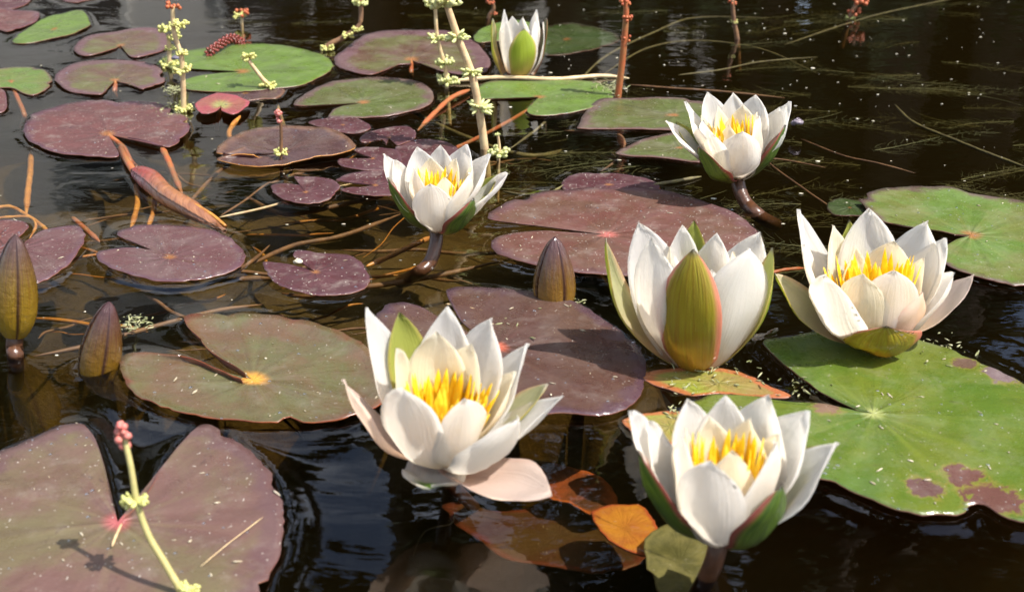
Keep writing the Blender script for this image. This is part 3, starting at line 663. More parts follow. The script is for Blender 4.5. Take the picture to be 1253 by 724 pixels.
upright = [
    ('w', -69, -176, 34, 66, {'belly': .12, 'tip': 1.8, 'roll': -.8}), ('w', -54, -158, -34, 64, {'belly': .16, 'tip': 1.8, 'roll': .45}), ('w', -15, -172, 40, 50, {}), ('c', -31, -146, 8, 44, {'roll': .5}),
    ('sy', -2, -179, 60, 40, {'belly': .14}), ('w', 25, -162, 40, 54, {}), ('w', 78, -164, 34, 68, {'belly': .12, 'tip': 1.8, 'roll': .6}), ('w', 66, -144, -40, 78, {'belly': .16, 'tip': 2.6, 'roll': -.45}), ('c', 46, -140, 4, 44, {'roll': -.5}),
    ('w', 20, -118, -30, 60, {'belly': .2}), ('w', -28, -124, -34, 62, {'belly': .2}),
    ('sl', -110, -157, -14, 34, {'belly': .22, 'cup': .6, 'tip': 1.9, 'roll': -.6}), ('sl', 94, -145, -24, 38, {'belly': .22, 'cup': .6, 'tip': 2.6, 'roll': .5}),
    ('sm', -3, -143, -62, 66, {'belly': .20, 'cup': .5, 'tip': 2.0, 'wide': .7}),
]
flower((851, 448), -.003, upright, 'upright white lily sitting on the water with one broad olive brown sepal facing the camera', stamens=(0, -82, 0, 22, 14, 60, 12), br=18)

blush = [
    ('w', -90, -163, 44, 62, {'belly': .14, 'tip': 1.9}), ('sy', -27, -150, 66, 44, {}), ('c', -46, -143, 40, 56, {'tip': 2.4}), ('w', -2, -164, 64, 68, {'belly': .12, 'tip': 1.9}),
    ('w', 69, -149, 52, 70, {'belly': .14, 'tip': 1.9}), ('w', 90, -128, 24, 62, {'belly': .14, 'tip': 1.9}), ('w', 101, -86, -8, 60, {'belly': .16, 'tip': 2.0}),
    ('b', 126, -83, 12, 52, {'belly': .14, 'tip': 1.7}), ('w', -82, -120, 12, 58, {'belly': .18}),
    ('c', 28, -124, 36, 58, {'tip': 3.0, 'up': 5}), ('c', -20, -118, 30, 46, {'up': 5}), ('c', 64, -104, 14, 50, {'up': 5}),
    ('w', -55, -83, -52, 68, {'belly': .24, 'tip': 3.0}), ('w', 29, -88, -50, 62, {'belly': .22, 'tip': 3.2}), ('c', -10, -84, -44, 54, {'belly': .22, 'tip': 3.0}), ('b', 62, -62, -40, 60, {'belly': .24, 'tip': 2.4}),
    ('sb', -119, -85, 4, 46, {'belly': .16, 'cup': .4, 'tip': 1.9, 'roll': -.45}), ('sm', 18, -20, -70, 88, {'belly': .30, 'cup': .5, 'tip': 2.0}),
]
flower((1066, 419), .007, blush, 'blush white lily with tall yellow stamens resting on the huge green pad', stamens=(0, -104, -4, 56, 36, 80, 44), stem=[(1066, 425, .0), (1066, 430, -.03)], br=14)

far = [
    ('w', -16, -80, 6, 25, {'belly': .12, 'wide': .7, 'tip': 1.9}), ('w', -6, -72, 11, 24, {'belly': .1, 'wide': .7}), ('w', 7, -71, 12, 22, {'belly': .1, 'wide': .7}), ('w', 23, -80, 9, 25, {'belly': .12, 'wide': .7, 'tip': 1.9}),
    ('w', 32, -65, 3, 22, {'belly': .14, 'wide': .7}), ('w', -13, -66, -7, 24, {'belly': .14, 'wide': .7}), ('w', 22, -66, -6, 24, {'belly': .14, 'wide': .7}),
    ('sl', -30, -69, -3, 19, {'belly': .14, 'cup': .6, 'roll': -.3, 'wide': .6}), ('sd', 36, -70, 2, 16, {'belly': .12, 'cup': .6, 'roll': .4, 'wide': .6}), ('sl', 8, -57, -24, 30, {'belly': .16, 'cup': .5, 'tip': 2.0, 'wide': .7}),
]
flower((633, 92), .002, far, 'half open white lily standing farthest away behind the pale floating stem', stamens=None, br=20, bf=.62)

# ------------------------------------------------------------------ buds
def bud(tip, wpx, bot, z, label, mat, stem=None, full=.07):
    B = P(bot[0], bot[1], z); s = mpp(B); T = Q(tip[0], tip[1], B.y); Hh = (T-B).length; ax = (T-B).normalized()
    root = thing('lily_bud', (B.x, B.y, z), label, 'flower bud', 'unopened lily buds')
    a0 = ax.orthogonal().normalized(); b0 = ax.cross(a0)
    Rm = wpx*s/2
    for q in range(4):
        v = []; uv = []; nt, nu = 18, 9; ang0 = q*math.pi/2+.5
        for lay in (0, 1):
            for i in range(nt+1):
                t = i/nt
                prof = (math.sin(math.pi*min(1, t*(1-full)+full)**.82))**.60 if t < 1 else 0
                prof *= (1-.18*t)
                for k in range(nu):
                    u = -1+2*k/(nu-1); an = ang0+u*math.pi/4*1.06
                    rr = Rm*max(prof, .02)*(1.0+.045*(1-u*u)-.02*abs(u)**6) + (.0004 if q % 2 else 0) - lay*.0006
                    v.append(B+ax*Hh*t+(a0*math.cos(an)+b0*math.sin(an))*max(rr, .0001)); uv.append(((u+1)/2, t))
        nI = (nt+1)*nu; f = []
        for i in range(nt):
            for k in range(nu-1):
                a, b, c, d = i*nu+k, i*nu+k+1, (i+1)*nu+k+1, (i+1)*nu+k
                f.append((a, b, c, d)); f.append((nI+d, nI+c, nI+b, nI+a))
            for k in (0, nu-1):
                a, d = i*nu+k, (i+1)*nu+k; f.append((a, d, nI+d, nI+a))
        build('sepal', v, f, M[mat], root, uv)
    if stem:
        mb = MB(); mb.tube(spline([B+ax*.002]+[P(x, y, zz) for x, y, zz in stem], 5), 8.5*s*1.2, 10); mb.build('stem', M['stem'], root)
    an = np.linspace(0, 2*math.pi, 24, endpoint=False)
    if z < .006: FLOAT.append((np.stack([B.x+Rm*.85*np.cos(an), B.y+Rm*.85*np.sin(an)], -1), .0022, .005))
    return root
bud((19, 287), 54, (18, 408), .012, 'large shiny brown and amber bud on a stem beside the silvery purple pad', 'sepbud', [(18, 425, .004), (19, 440, -.005), (20, 470, -.06)])
bud((134, 369), 50, (118, 462), -.006, 'small dark brown bud sitting in the water next to the grey olive pad', 'sepdarkbud', full=.15)
bud((679, 290), 52, (678, 376), -.006, 'small dark bud poking up in front of the broad mauve pad', 'sepdarkbud', full=.15)
for bx, by, rr in ((851, 443, .020),):
    c = P(bx, by, 0); an = np.linspace(0, 2*math.pi, 30, endpoint=False)
    FLOAT.append((np.stack([c.x+rr*np.cos(an), c.y+rr*np.sin(an)], -1), .003, .005))

# ------------------------------------------------------------------ water milfoil stalks
def whorl(mb, c, r, n, kind='y', up=Vector((0, 0, 1)), m=0):
    for i in range(n):
        a = 2*math.pi*i/n+random.uniform(-.3, .3); el = random.uniform(-.35, .6)
        d = Vector((math.cos(a)*math.cos(el), math.sin(a)*math.cos(el), math.sin(el)))
        ln = r*random.uniform(.7, 1.15)
        mb.blob(Vector(c)+d*ln*.6, (r*.16, r*.16, ln*.5), 5, .15, m, d)
        if kind != 'leaf': mb.blob(Vector(c)+d*ln*1.0+Vector((0, 0, r*.1)), r*.2, 5, .25, m)
def milfoil(path, whorls, label, lean=0, r=2.2, mat='strawstem', y0=None, top=None, topmat=None, group='water milfoil flower stalks', base_depth=.04):
    """path: photo points from the waterline up; the stalk stands at the waterline's distance, leaning back by `lean` px over its length."""
    B = P(path[0][0], path[0][1], 0); s = mpp(B)
    root = thing('milfoil_stalk', (B.x, B.y, 0), label, 'water plant', group)
    n_ = len(path)
    pts = [Q(x, y, B.y+lean*s*i/(n_-1)) for i, (x, y) in enumerate(path)]
    under = B+(B-pts[1]).normalized()*.02; under.z = -base_depth
    sp_ = spline([under]+pts, 8)
    mb = MB(); mb.tube(sp_, [r*s*(1.15-.35*i/len(sp_)) for i in range(len(sp_))], 8); mb.build('stem', M[mat], root)
    tot = path
    for (x, y, rad, kd) in whorls:
        # depth along the stalk interpolated by height in the photo
        ys = [p[1] for p in path]; t = max(0, min(1, (ys[0]-y)/(ys[0]-ys[-1]+1e-6)))
        c = Q(x, y, B.y+lean*s*t)
        mb = MB()
        if kd == 'berry':
            for i in range(11):
                d = Vector((random.gauss(0, 1), random.gauss(0, 1), random.gauss(0, 1.2))).normalized()
                mb.blob(c+Vector((d.x*rad*.55, d.y*rad*.55, d.z*rad*.95))*s, rad*.36*s, 8, .06)
            mb.build('berry_cluster', M['pinkbud'], root)
        elif kd == 'red':
            for k in range(9):
                a = random.uniform(0, 6.28); mb.blob(c+Vector((math.cos(a)*rad*.7, math.sin(a)*rad*.7, random.uniform(-.4, .4)*rad))*s, rad*.26*s, 6, .2)
            mb.build('flower_whorl', M['red'], root)
        else:
            whorl(mb, c, rad*s, 24 if kd != 'leaf' else 26, kd)
            mb.build('flower_whorl', M['whorlg' if kd in ('leaf', 'g') else 'whorl'], root)
    return root
milfoil([(225, 136), (224, 100), (222, 70), (213, 40), (211, 8)], [(226, 133, 10, 'y'), (223, 86, 11, 'y'), (222, 66, 7, 'y'), (220, 30, 9, 'y'), (212, 7, 10, 'red')], 'tall pale milfoil stalk with a red tip rising behind the large purple pad', r=3.2)
milfoil([(208, 82), (207, 60), (206, 42)], [(208, 80, 10, 'y'), (208, 60, 6, 'y'), (207, 36, 11, 'y'), (213, 46, 8, 'y')], 'shorter yellow milfoil stalk clustered against the tall red-tipped one', r=3)
milfoil([(331, 110), (320, 95), (307, 78), (303, 70)], [(328, 105, 9, 'y'), (304, 70, 9, 'y')], 'short leaning milfoil stalk over the broad pale green pad', r=2.6)
milfoil([(296, 30), (296, 18)], [(296, 16, 9, 'red'), (294, 20, 7, 'y')], 'tiny red and yellow milfoil tip far out beyond the broad pale green pad', r=2)
milfoil([(344, 196), (344, 165), (343, 140)], [(344, 187, 8, 'y'), (341, 142, 7, 'berry')], 'thin milfoil stalk with pinkish knobs standing in the wet brown pad', r=2.2, mat='brownstem')
milfoil([(593, 182), (586, 133), (577, 90), (560, 45), (543, -6)], [(586, 133, 15, 'leaf'), (577, 89, 14, 'leaf'), (560, 46, 14, 'leaf'), (542, 6, 17, 'g')], 'thick slanting milfoil stalk with green whorls beside the farthest white flower', r=5.0)
milfoil([(547, 108), (544, 80), (535, 45), (532, -5)], [(548, 100, 12, 'g'), (545, 78, 11, 'g'), (535, 48, 12, 'leaf'), (531, 6, 12, 'g')], 'thin milfoil stalk running up alongside the thick slanting one', r=2.6)
milfoil([(610, 196), (611, 180), (609, 164)], [(609, 188, 13, 'g'), (609, 165, 3, 'g')], 'stubby pale green milfoil tuft right behind the small cupped lily', r=2)
milfoil([(396, 62), (420, 46), (440, 30), (441, -4)], [(400, 60, 8, 'y'), (425, 44, 7, 'y'), (438, 36, 6, 'y'), (441, 4, 9, 'g')], 'bent brownish milfoil stalk at the edge of the wavy-edged pad', r=3.4, mat='brownstem', lean=20)
milfoil([(756, 120), (762, 70), (766, 20), (765, -6)], [(766, 47, 7, 'red'), (767, 22, 8, 'red'), (765, 2, 8, 'red')], 'straight red milfoil stalk with red whorls beside the bright green pad', r=4.0, mat='redstem')
milfoil([(902, 48), (898, 25), (896, 0)], [(896, 3, 6, 'red'), (899, 27, 4, 'y')], 'lone short reddish milfoil stalk in open dark water', r=3, mat='brownstem')
milfoil([(1040, 22), (1048, 5), (1052, -10)], [(1045, 14, 9, 'red'), (1052, 2, 12, 'red'), (1040, 24, 6, 'y')], 'orange and red milfoil head at the far edge of the dark water', r=3, mat='brownstem')
milfoil([(598, 22), (604, 10), (600, -8)], [(604, 16, 5, 'red'), (600, 2, 6, 'red')], 'faint pinkish milfoil tip behind the farthest white flower', r=2.5, mat='brownstem')
fs = milfoil([(226, 735), (205, 694), (182, 655), (168, 615), (160, 570), (152, 535)], [(165, 612, 15, 'y'), (152, 534, 14, 'berry'), (150, 524, 9, 'berry'), (232, 722, 12, 'y')], 'milfoil stalk with pink berries leaning over the large mauve pad nearest the camera', lean=60, r=4.4, mat='tanstem')

# ------------------------------------------------------------------ loose stems
def stem_obj(path, r, mat, label, name='drowned_stem', cat='stem', group='stems and roots in the water'):
    """path of (photo x, photo y, height)."""
    pts = [P(x, y, z) for x, y, z in path]; s = mpp(pts[0]); r = r*.6 if r >= 5 else (r*.75 if mat in ('olivestem', 'brownstem') else r)
    mb = MB(); sp_ = spline(pts, 8); K = len(sp_)-1; mb.tube(sp_, [r*.85*s*(1+.08*math.sin(i*1.7)+.10*mnoise.noise(Vector((i*.4, r, path[0][0]))))*min(1, .25+6*i/K, .25+4*(K-i)/K) for i in range(K+1)], 8)
    o = mb.build(name, M[mat], origin=pts[0]); return tag(o, label, cat, group)
stem_obj([(545, 100, .002), (590, 96, .003), (627, 95, .004), (680, 97, .003), (735, 93, .002), (770, 96, .0)], 3.2, 'strawstem', 'pale straw coloured stem floating in front of the farthest white flower', 'floating_stem')
stem_obj([(575, 110, .004), (552, 120, .004), (530, 140, .001), (511, 160, -.003)], 3.4, 'redstem', 'bright red stem slanting down between the olive slit pad and the thick milfoil')
stem_obj([(480, 205, -.006), (520, 190, -.005), (560, 180, -.005), (620, 150, -.006), (660, 125, -.010)], 3.0, 'redstem', 'thin red stem under the surface behind the small cupped lily')
stem_obj([(197, 179, .001), (205, 195, -.001), (213, 215, -.004), (223, 238, -.012)], 4.6, 'redstem', 'short coral red stem leaving the large purple pad beside the rolled leaf')
stem_obj([(38, 185, -.012), (37, 210, -.006), (34, 235, -.006), (32, 262, -.010)], 4.2, 'orangestem', 'upright orange stem under clear water behind the silvery pads')
stem_obj([(-20, 258, -.004), (10, 253, -.003), (30, 262, -.003), (55, 280, -.004), (66, 300, -.01)], 3.2, 'orangestem', 'curved orange stem looping behind the photo edge pads')
stem_obj([(-20, 270, -.003), (8, 266, -.002), (36, 266, -.002), (44, 276, -.004), (36, 292, -.008)], 2.4, 'orangestem', 'thin amber stem curling around the corner pad')
stem_obj([(88, 266, -.006), (104, 280, -.008), (122, 296, -.012)], 4.0, 'redstem', 'stubby pinkish stem between the silvery purple pads')
stem_obj([(166, 225, -.004), (168, 250, -.006), (160, 280, -.010)], 4.0, 'orangestem', 'amber stem hanging down below the tip of the rolled leaf')
stem_obj([(190, 238, -.006), (188, 258, -.008), (180, 280, -.012)], 3.6, 'orangestem', 'second amber stem just beside the one under the rolled leaf')
stem_obj([(268, 266, -.003), (320, 255, -.004), (380, 238, -.006), (440, 222, -.012)], 2.0, 'strawstem', 'thin straw stem running away from the tail of the rolled leaf')
stem_obj([(270, 264, -.004), (300, 245, -.006), (322, 228, -.010), (350, 212, -.014)], 2.2, 'brownstem', 'thin brown stem crossing behind the rolled leaf tail')
stem_obj([(230, 250, -.010), (262, 215, -.012), (290, 195, -.012)], 5.0, 'brownstem', 'thick blurred brown root rising toward the wet brown pad')
stem_obj([(300, 190, -.006), (280, 165, -.004), (294, 142, .001)], 4.0, 'orangestem', 'mustard coloured stem bending under the small red pad')
stem_obj([(448, 326, -.004), (480, 312, -.003), (510, 298, -.003), (532, 288, -.005)], 4.0, 'orangestem', 'orange brown root floating behind the curved lily stem')
stem_obj([(310, 322, -.016), (360, 300, -.018), (420, 288, -.02), (490, 262, -.02)], 6.0, 'brownstem', 'blurry brown root on the bed behind the seed-notched pad')
stem_obj([(130, 340, -.012), (180, 352, -.012), (240, 352, -.010), (300, 325, -.010), (330, 300, -.014)], 4.0, 'brownstem', 'brown root curving in front of the slit-notched silvery pad')
stem_obj([(255, 345, -.02), (340, 340, -.022), (420, 352, -.02), (520, 340, -.02), (610, 320, -.02)], 7.0, 'brownstem', 'long thick root lying on the brown bed behind the grey olive pad')
stem_obj([(300, 240, -.02), (350, 262, -.02), (420, 250, -.02), (470, 240, -.02)], 6.0, 'brownstem', 'murky root on the bed behind the lone small purple pad')
stem_obj([(615, 234, -.002), (640, 238, -.001), (672, 236, .0), (690, 226, .001)], 2.6, 'olivestem', 'olive stem joining the small speckled pad behind the broad mauve pad')
stem_obj([(800, 226, .001), (825, 222, .002), (858, 216, .001)], 3.4, 'olivestem', 'pale green stem running to the cupped lily in front of the olive pads')
stem_obj([(545, 372, .0), (575, 378, .001), (600, 384, .0)], 2.6, 'strawstem', 'straw scrap floating by the dull purple pad')
stem_obj([(480, 118, -.02), (530, 150, -.02), (640, 190, -.02), (720, 175, -.03)], 4.0, 'olivestem', 'olive root deep between the cupped lily and the bright green pad')
stem_obj([(620, 185, -.004), (648, 165, -.004), (668, 148, -.005), (700, 110, -.006), (740, 70, -.006), (800, 40, -.006), (850, 22, -.008), (940, 22, -.01)], 2.8, 'olivestem', 'long branched olive stem sweeping across the dark far water')
stem_obj([(740, 90, -.008), (790, 60, -.008), (850, 50, -.008), (930, 60, -.010), (1000, 90, -.014)], 2.0, 'olivestem', 'thin dark olive stem arching beyond the red milfoil')
stem_obj([(770, 104, -.003), (820, 108, -.003), (880, 112, -.004), (960, 120, -.008)], 2.4, 'brownstem', 'thin reddish brown stem passing behind the long olive pad')
stem_obj([(830, 92, -.003), (880, 86, -.004), (930, 76, -.004), (1000, 70, -.006)], 1.8, 'olivestem', 'hair thin yellow stem in the dark far water behind the cupped lily')
stem_obj([(1095, 128, -.008), (1118, 150, -.005), (1170, 172, -.004), (1215, 190, -.003), (1275, 212, -.003)], 2.6, 'olivestem', 'yellowish weed stem slanting through the dark water behind the flat green pad')
stem_obj([(980, 170, -.006), (1030, 190, -.004), (1075, 200, -.004), (1120, 212, -.008)], 1.6, 'brownstem', 'thin brown stem in dark water between the cupped lily and the flat green pad')
stem_obj([(960, 55, -.008), (1060, 22, -.004), (1130, 6, -.004), (1200, -8, -.006)], 1.8, 'olivestem', 'faint olive stem near the far edge beside the orange milfoil head')
stem_obj([(1010, 205, -.01), (940, 195, -.006), (985, 232, -.004), (1030, 262, -.004)], 1.8, 'brownstem', 'dark thread-like stem between the brown lily stem and the flat green pad')
stem_obj([(940, 335, -.004), (960, 330, -.004), (985, 328, -.006)], 2.8, 'redstem', 'short red stem glimpsed between the olive sepal flower and the blush flower')
stem_obj([(690, 160, -.006), (757, 165, -.004), (760, 190, -.006), (735, 210, -.01)], 2.6, 'brownstem', 'brown stem bending down by the narrow brownish green pad')
stem_obj([(505, 680, -.03), (520, 650, -.012), (552, 640, -.008), (556, 625, -.006)], .9, 'silt', 'grey thread hanging in the black water under the open flower')
stem_obj([(245, 693, .0042), (275, 668, .0044), (305, 645, .0044), (322, 632, .0042)], .8, 'strawstem', 'pale dried thread lying across the nearest mauve pad', 'dried_thread')
stem_obj([(149, 640, .0045), (142, 655, .0048), (137, 668, .0045)], 2.0, 'strawstem', 'short pale twig at the notch of the nearest mauve pad', 'dried_twig')

# rolled leaf: a leaf wound round itself, seams and folds
def rolled():
    path = [(163, 208, .006), (185, 222, .007), (205, 240, .004), (235, 258, .001), (275, 283, -.004)]
    pts = spline([P(*p) for p in path], 10); s = mpp(pts[0])
    root = thing('rolled_leaf', pts[0], 'dead red brown leaf rolled into a cone beside the large purple pad', 'rolled leaf')
    nP = len(pts); v = []; uv = []; nk = 40
    for i, p in enumerate(pts):
        t = i/(nP-1); d = (pts[min(i+1, nP-1)]-pts[max(0, i-1)]).normalized(); a = d.cross(Vector((0, 0, 1))).normalized(); b = a.cross(d)
        R0 = s*(7+8*math.sin(min(1, t*1.7)*math.pi*.5)*(1-t)**.35 + 3*math.exp(-((t-.22)/.12)**2))*(min(1, t*7+.35))
        R0 *= (1 if t < .75 else 1-(t-.75)*2.9)
        for k in range(nk+1):
            an = 2*math.pi*1.18*k/nk+.6; rr = R0*(1-.16*k/nk)*(1+.05*math.sin(an*3+t*9))
            v.append(p+a*math.cos(an)*rr+b*math.sin(an)*rr*.85); uv.append((k/nk, t))
    f = [(i*(nk+1)+k, i*(nk+1)+k+1, (i+1)*(nk+1)+k+1, (i+1)*(nk+1)+k) for i in range(nP-1) for k in range(nk)]
    m = new_mat('rolled_leaf'); n = N(m); u = n.sep(n.coord('UV')); co = n.coord()
    cx = n.n('ShaderNodeCombineXYZ'); n.l(n.math('MULTIPLY', u[0], 4.0), cx.inputs[0]); n.l(n.math('ADD', n.math('MULTIPLY', u[1], 16.0), n.math('MULTIPLY', u[0], 6.0)), cx.inputs[1])
    vn = n.noise(cx.outputs[0], 1.0, 3)
    col = n.mix(n.rng(u[1], .15, .5), (.26, .05, .05), (.30, .13, .06)); col = n.mix(n.rng(vn, .4, .65, 0, .6), col, (.16, .06, .035))
    n.surf(n.principled(col, .22, .6, n.bump(vn, .002)))
    o = build('leaf_blade', v, f, m, root, uv)
    sm = o.modifiers.new('s', 'SOLIDIFY'); sm.thickness = .0006
    mb = MB(); mb.tube([P(148, 182, .002), P(155, 196, .004), P(165, 212, .006)], 4.5*s, 8); mb.build('stalk', M['redstem'], root)
    mb = MB(); e = [P(205, 232, .009), P(232, 247, .007), P(258, 262, .003), P(276, 277, -.001)]
    mb.tube(spline(e, 5), [2.2*s]*16, 6); mb.build('leaf_fold', M['orangestem'], root)
    an = np.linspace(0, 2*math.pi, 30, endpoint=False); c = P(205, 240, 0)
    FLOAT.append((np.array([(p.x, p.y) for p in [P(165, 214, 0), P(180, 236, 0), P(205, 255, 0), P(240, 270, 0), P(262, 276, 0), P(230, 250, 0), P(205, 232, 0), P(180, 214, 0)]]), .002, .005))
rolled()
# red catkin lying behind the green pad
def catkin():
    root = thing('seed_cone', P(275, 55, .004), 'small dark red scaly seed spike lying on the broad pale green pad', 'seed spike')
    pts = spline([P(256, 64, .006), P(270, 54, .010), P(283, 47, .010), P(295, 52, .004)], 6); s = mpp(pts[0]); mb = MB()
    mb.tube(pts, 3*s, 8); mb.build('spike_core', M['stem'], root); mb = MB()
    for i, p in enumerate(pts):
        for k in range(6):
            a = k*1.047+i*.5; mb.blob(p+Vector((math.cos(a), math.sin(a)*.6, math.sin(a)))*4.2*s, 2.0*s, 6, .1)
    tag(mb.build('scales', simple('catkin_red', (.22, .04, .03), (.14, .03, .02), 500, .25), root))
catkin()
# snail shells and beads
def snail(px, py, r, label, col, z=.004):
    c = P(px, py, z); s = mpp(c); root = thing('pond_snail', c, label, 'snail'); mb = MB()
    pts = []; rad = []
    for i in range(40):
        t = i/39; a = t*math.pi*5; rr = r*s*(.15+.62*t)
        pts.append(c+Vector((math.cos(a)*rr, math.sin(a)*rr*.8, r*s*(.9-.9*t)))); rad.append(r*s*(.10+.36*t))
    mb.tube(pts, rad, 10); mb.build('shell', col, root)
snail(215, 72, 5, 'tiny grey snail caught among the tall milfoil flowers', simple('shell_grey', (.10, .09, .13), (.2, .18, .22), 600, .2), z=.012)
snail(976, 151, 7, 'little pale grey snail behind the sepal of the cupped lily', simple('shell_pale', (.30, .25, .28), (.15, .12, .14), 600, .2), z=.012)
snail(365, 321, 5.5, 'cream seed sitting in the notch of the speckled purple pad', M['debris'])

# ------------------------------------------------------------------ fine stuff
def weeds():
    v = []; f = []
    rnd = random.Random(5)
    def strand(p, ang, L, w, z0, dz):
        n_ = 7; b = len(v); a = ang; q = Vector(p); bend = rnd.uniform(-.35, .35)
        for i in range(n_):
            t = i/(n_-1); ww = w*(1-.7*t)
            sd_ = Vector((-math.sin(a), math.cos(a), 0))*ww
            z = z0+dz*t
            v.append((q.x+sd_.x, q.y+sd_.y, z)); v.append((q.x-sd_.x, q.y-sd_.y, z)); v.append((q.x, q.y, z+ww))
            q += Vector((math.cos(a), math.sin(a), 0))*L/n_; a += bend*.5+rnd.uniform(-.12, .12)
        for i in range(n_-1):
            o = b+i*3
            f.extend([(o, o+3, o+5, o+2), (o+2, o+5, o+4, o+1), (o+1, o+4, o+3, o)])
    for c in range(120):                # feathery shoots
        px = rnd.uniform(640, 1290); py = rnd.uniform(-10, 300)
        if rnd.random() < .2: px = rnd.uniform(240, 640); py = rnd.uniform(-10, 120)
        
        base = P(px, py, 0); dirn = rnd.uniform(-.5, .5)+(math.pi if rnd.random() < .5 else 0)
        dep = rnd.uniform(.006, .035)
        L = rnd.uniform(.05, .14); nn = int(L/.007)
        strand(base, dirn, L, .0007, -dep, .0)
        for k in range(nn):
            q = Vector((base.x+math.cos(dirn)*L*k/nn, base.y+math.sin(dirn)*L*k/nn, 0))
            for sgn in (-1, 1, -1, 1):
                strand(q, dirn+sgn*rnd.uniform(.4, 1.1), rnd.uniform(.010, .024), .00022, -dep+rnd.uniform(-.004, .003), 0)
    o = build('pond_weed', v, f, simple('weed_olive', (.12, .11, .035), (.07, .075, .02), 60, .7))
    tag(o, 'fine feathery olive pond weed under the dark water', 'pond weed', kind='stuff')
weeds()
def roots():
    rnd = random.Random(31); mb = MB(); mb2 = MB()
    for i in range(46):
        px, py = rnd.uniform(-20, 600), rnd.uniform(185, 440); z = -rnd.uniform(.006, .045)
        p = P(px, py, z); a = rnd.gauss(.35, .5)+(math.pi if rnd.random() < .4 else 0); L = rnd.uniform(.04, .17); pts = []
        for k in range(6):
            pts.append(p.copy()); p = p+Vector((math.cos(a), math.sin(a), rnd.uniform(-.12, .08)))*L/5; p.z = min(p.z, -.004); a += rnd.gauss(0, .22)
        r = rnd.uniform(.0004, .0016); sp_ = spline(pts, 4); K = len(sp_)-1
        (mb if i % 3 else mb2).tube(sp_, [r*min(1, .2+5*k/K, .2+5*(K-k)/K) for k in range(K+1)], 6)
    tag(mb.build('submerged_roots', M['brownstem']), 'tangle of fine brown roots under the clear brown water', 'roots', kind='stuff')
    tag(mb2.build('submerged_runners', M['orangestem']), 'thin orange runners tangled under the clear brown water', 'roots', kind='stuff')
roots()
def litter():
    rnd = random.Random(11); mb = MB()
    for i in range(270):
        if i < 200: px, py = rnd.uniform(640, 1260), abs(rnd.gauss(0, 130))
        elif i < 300: px, py = rnd.uniform(0, 640), rnd.uniform(0, 440)
        else: px, py = rnd.uniform(640, 1250), rnd.uniform(0, 240)
        c = P(px, min(py, 350 if px > 900 else 720), .0006); r = rnd.uniform(.0003, .0009)*(1 if rnd.random() < .9 else 2)
        mb.blob(c, (r*rnd.uniform(.8, 2.2), r*rnd.uniform(.6, 1.2), r*.35), 5, .35)
    tag(mb.build('floating_debris', M['debris']), 'pale specks of plant litter floating on the dark water', 'debris', kind='stuff')
    mb = MB()
    for cx_, cy_, sp_, cnt in ((165, 395, 22, 60), (1150, 430, 40, 50), (1000, 470, 45, 60), (640, 395, 60, 25), (700, 370, 14, 20), (870, 455, 60, 50), (820, 505, 30, 20), (212, 110, 12, 90), (745, 108, 22, 120), (210, 135, 22, 60)):
        for i in range(cnt):
            c = P(cx_+rnd.gauss(0, sp_*.5), cy_+rnd.gauss(0, sp_*.22), .0008+abs(rnd.gauss(0, .0018))); r = rnd.uniform(.0005, .0013); d = Vector((rnd.uniform(-1, 1), rnd.uniform(-1, 1), rnd.uniform(-.2, .3))).normalized()
            mb.blob(c, (r*.5, r*.5, r*rnd.uniform(1, 3)), 5, .3, 0, d)
    tag(mb.build('pond_scum', simple('scum', (.20, .22, .08), (.38, .36, .2), 300, .3)), 'wet greenish scraps gathered between pads', 'pond scum', kind='stuff')
litter()

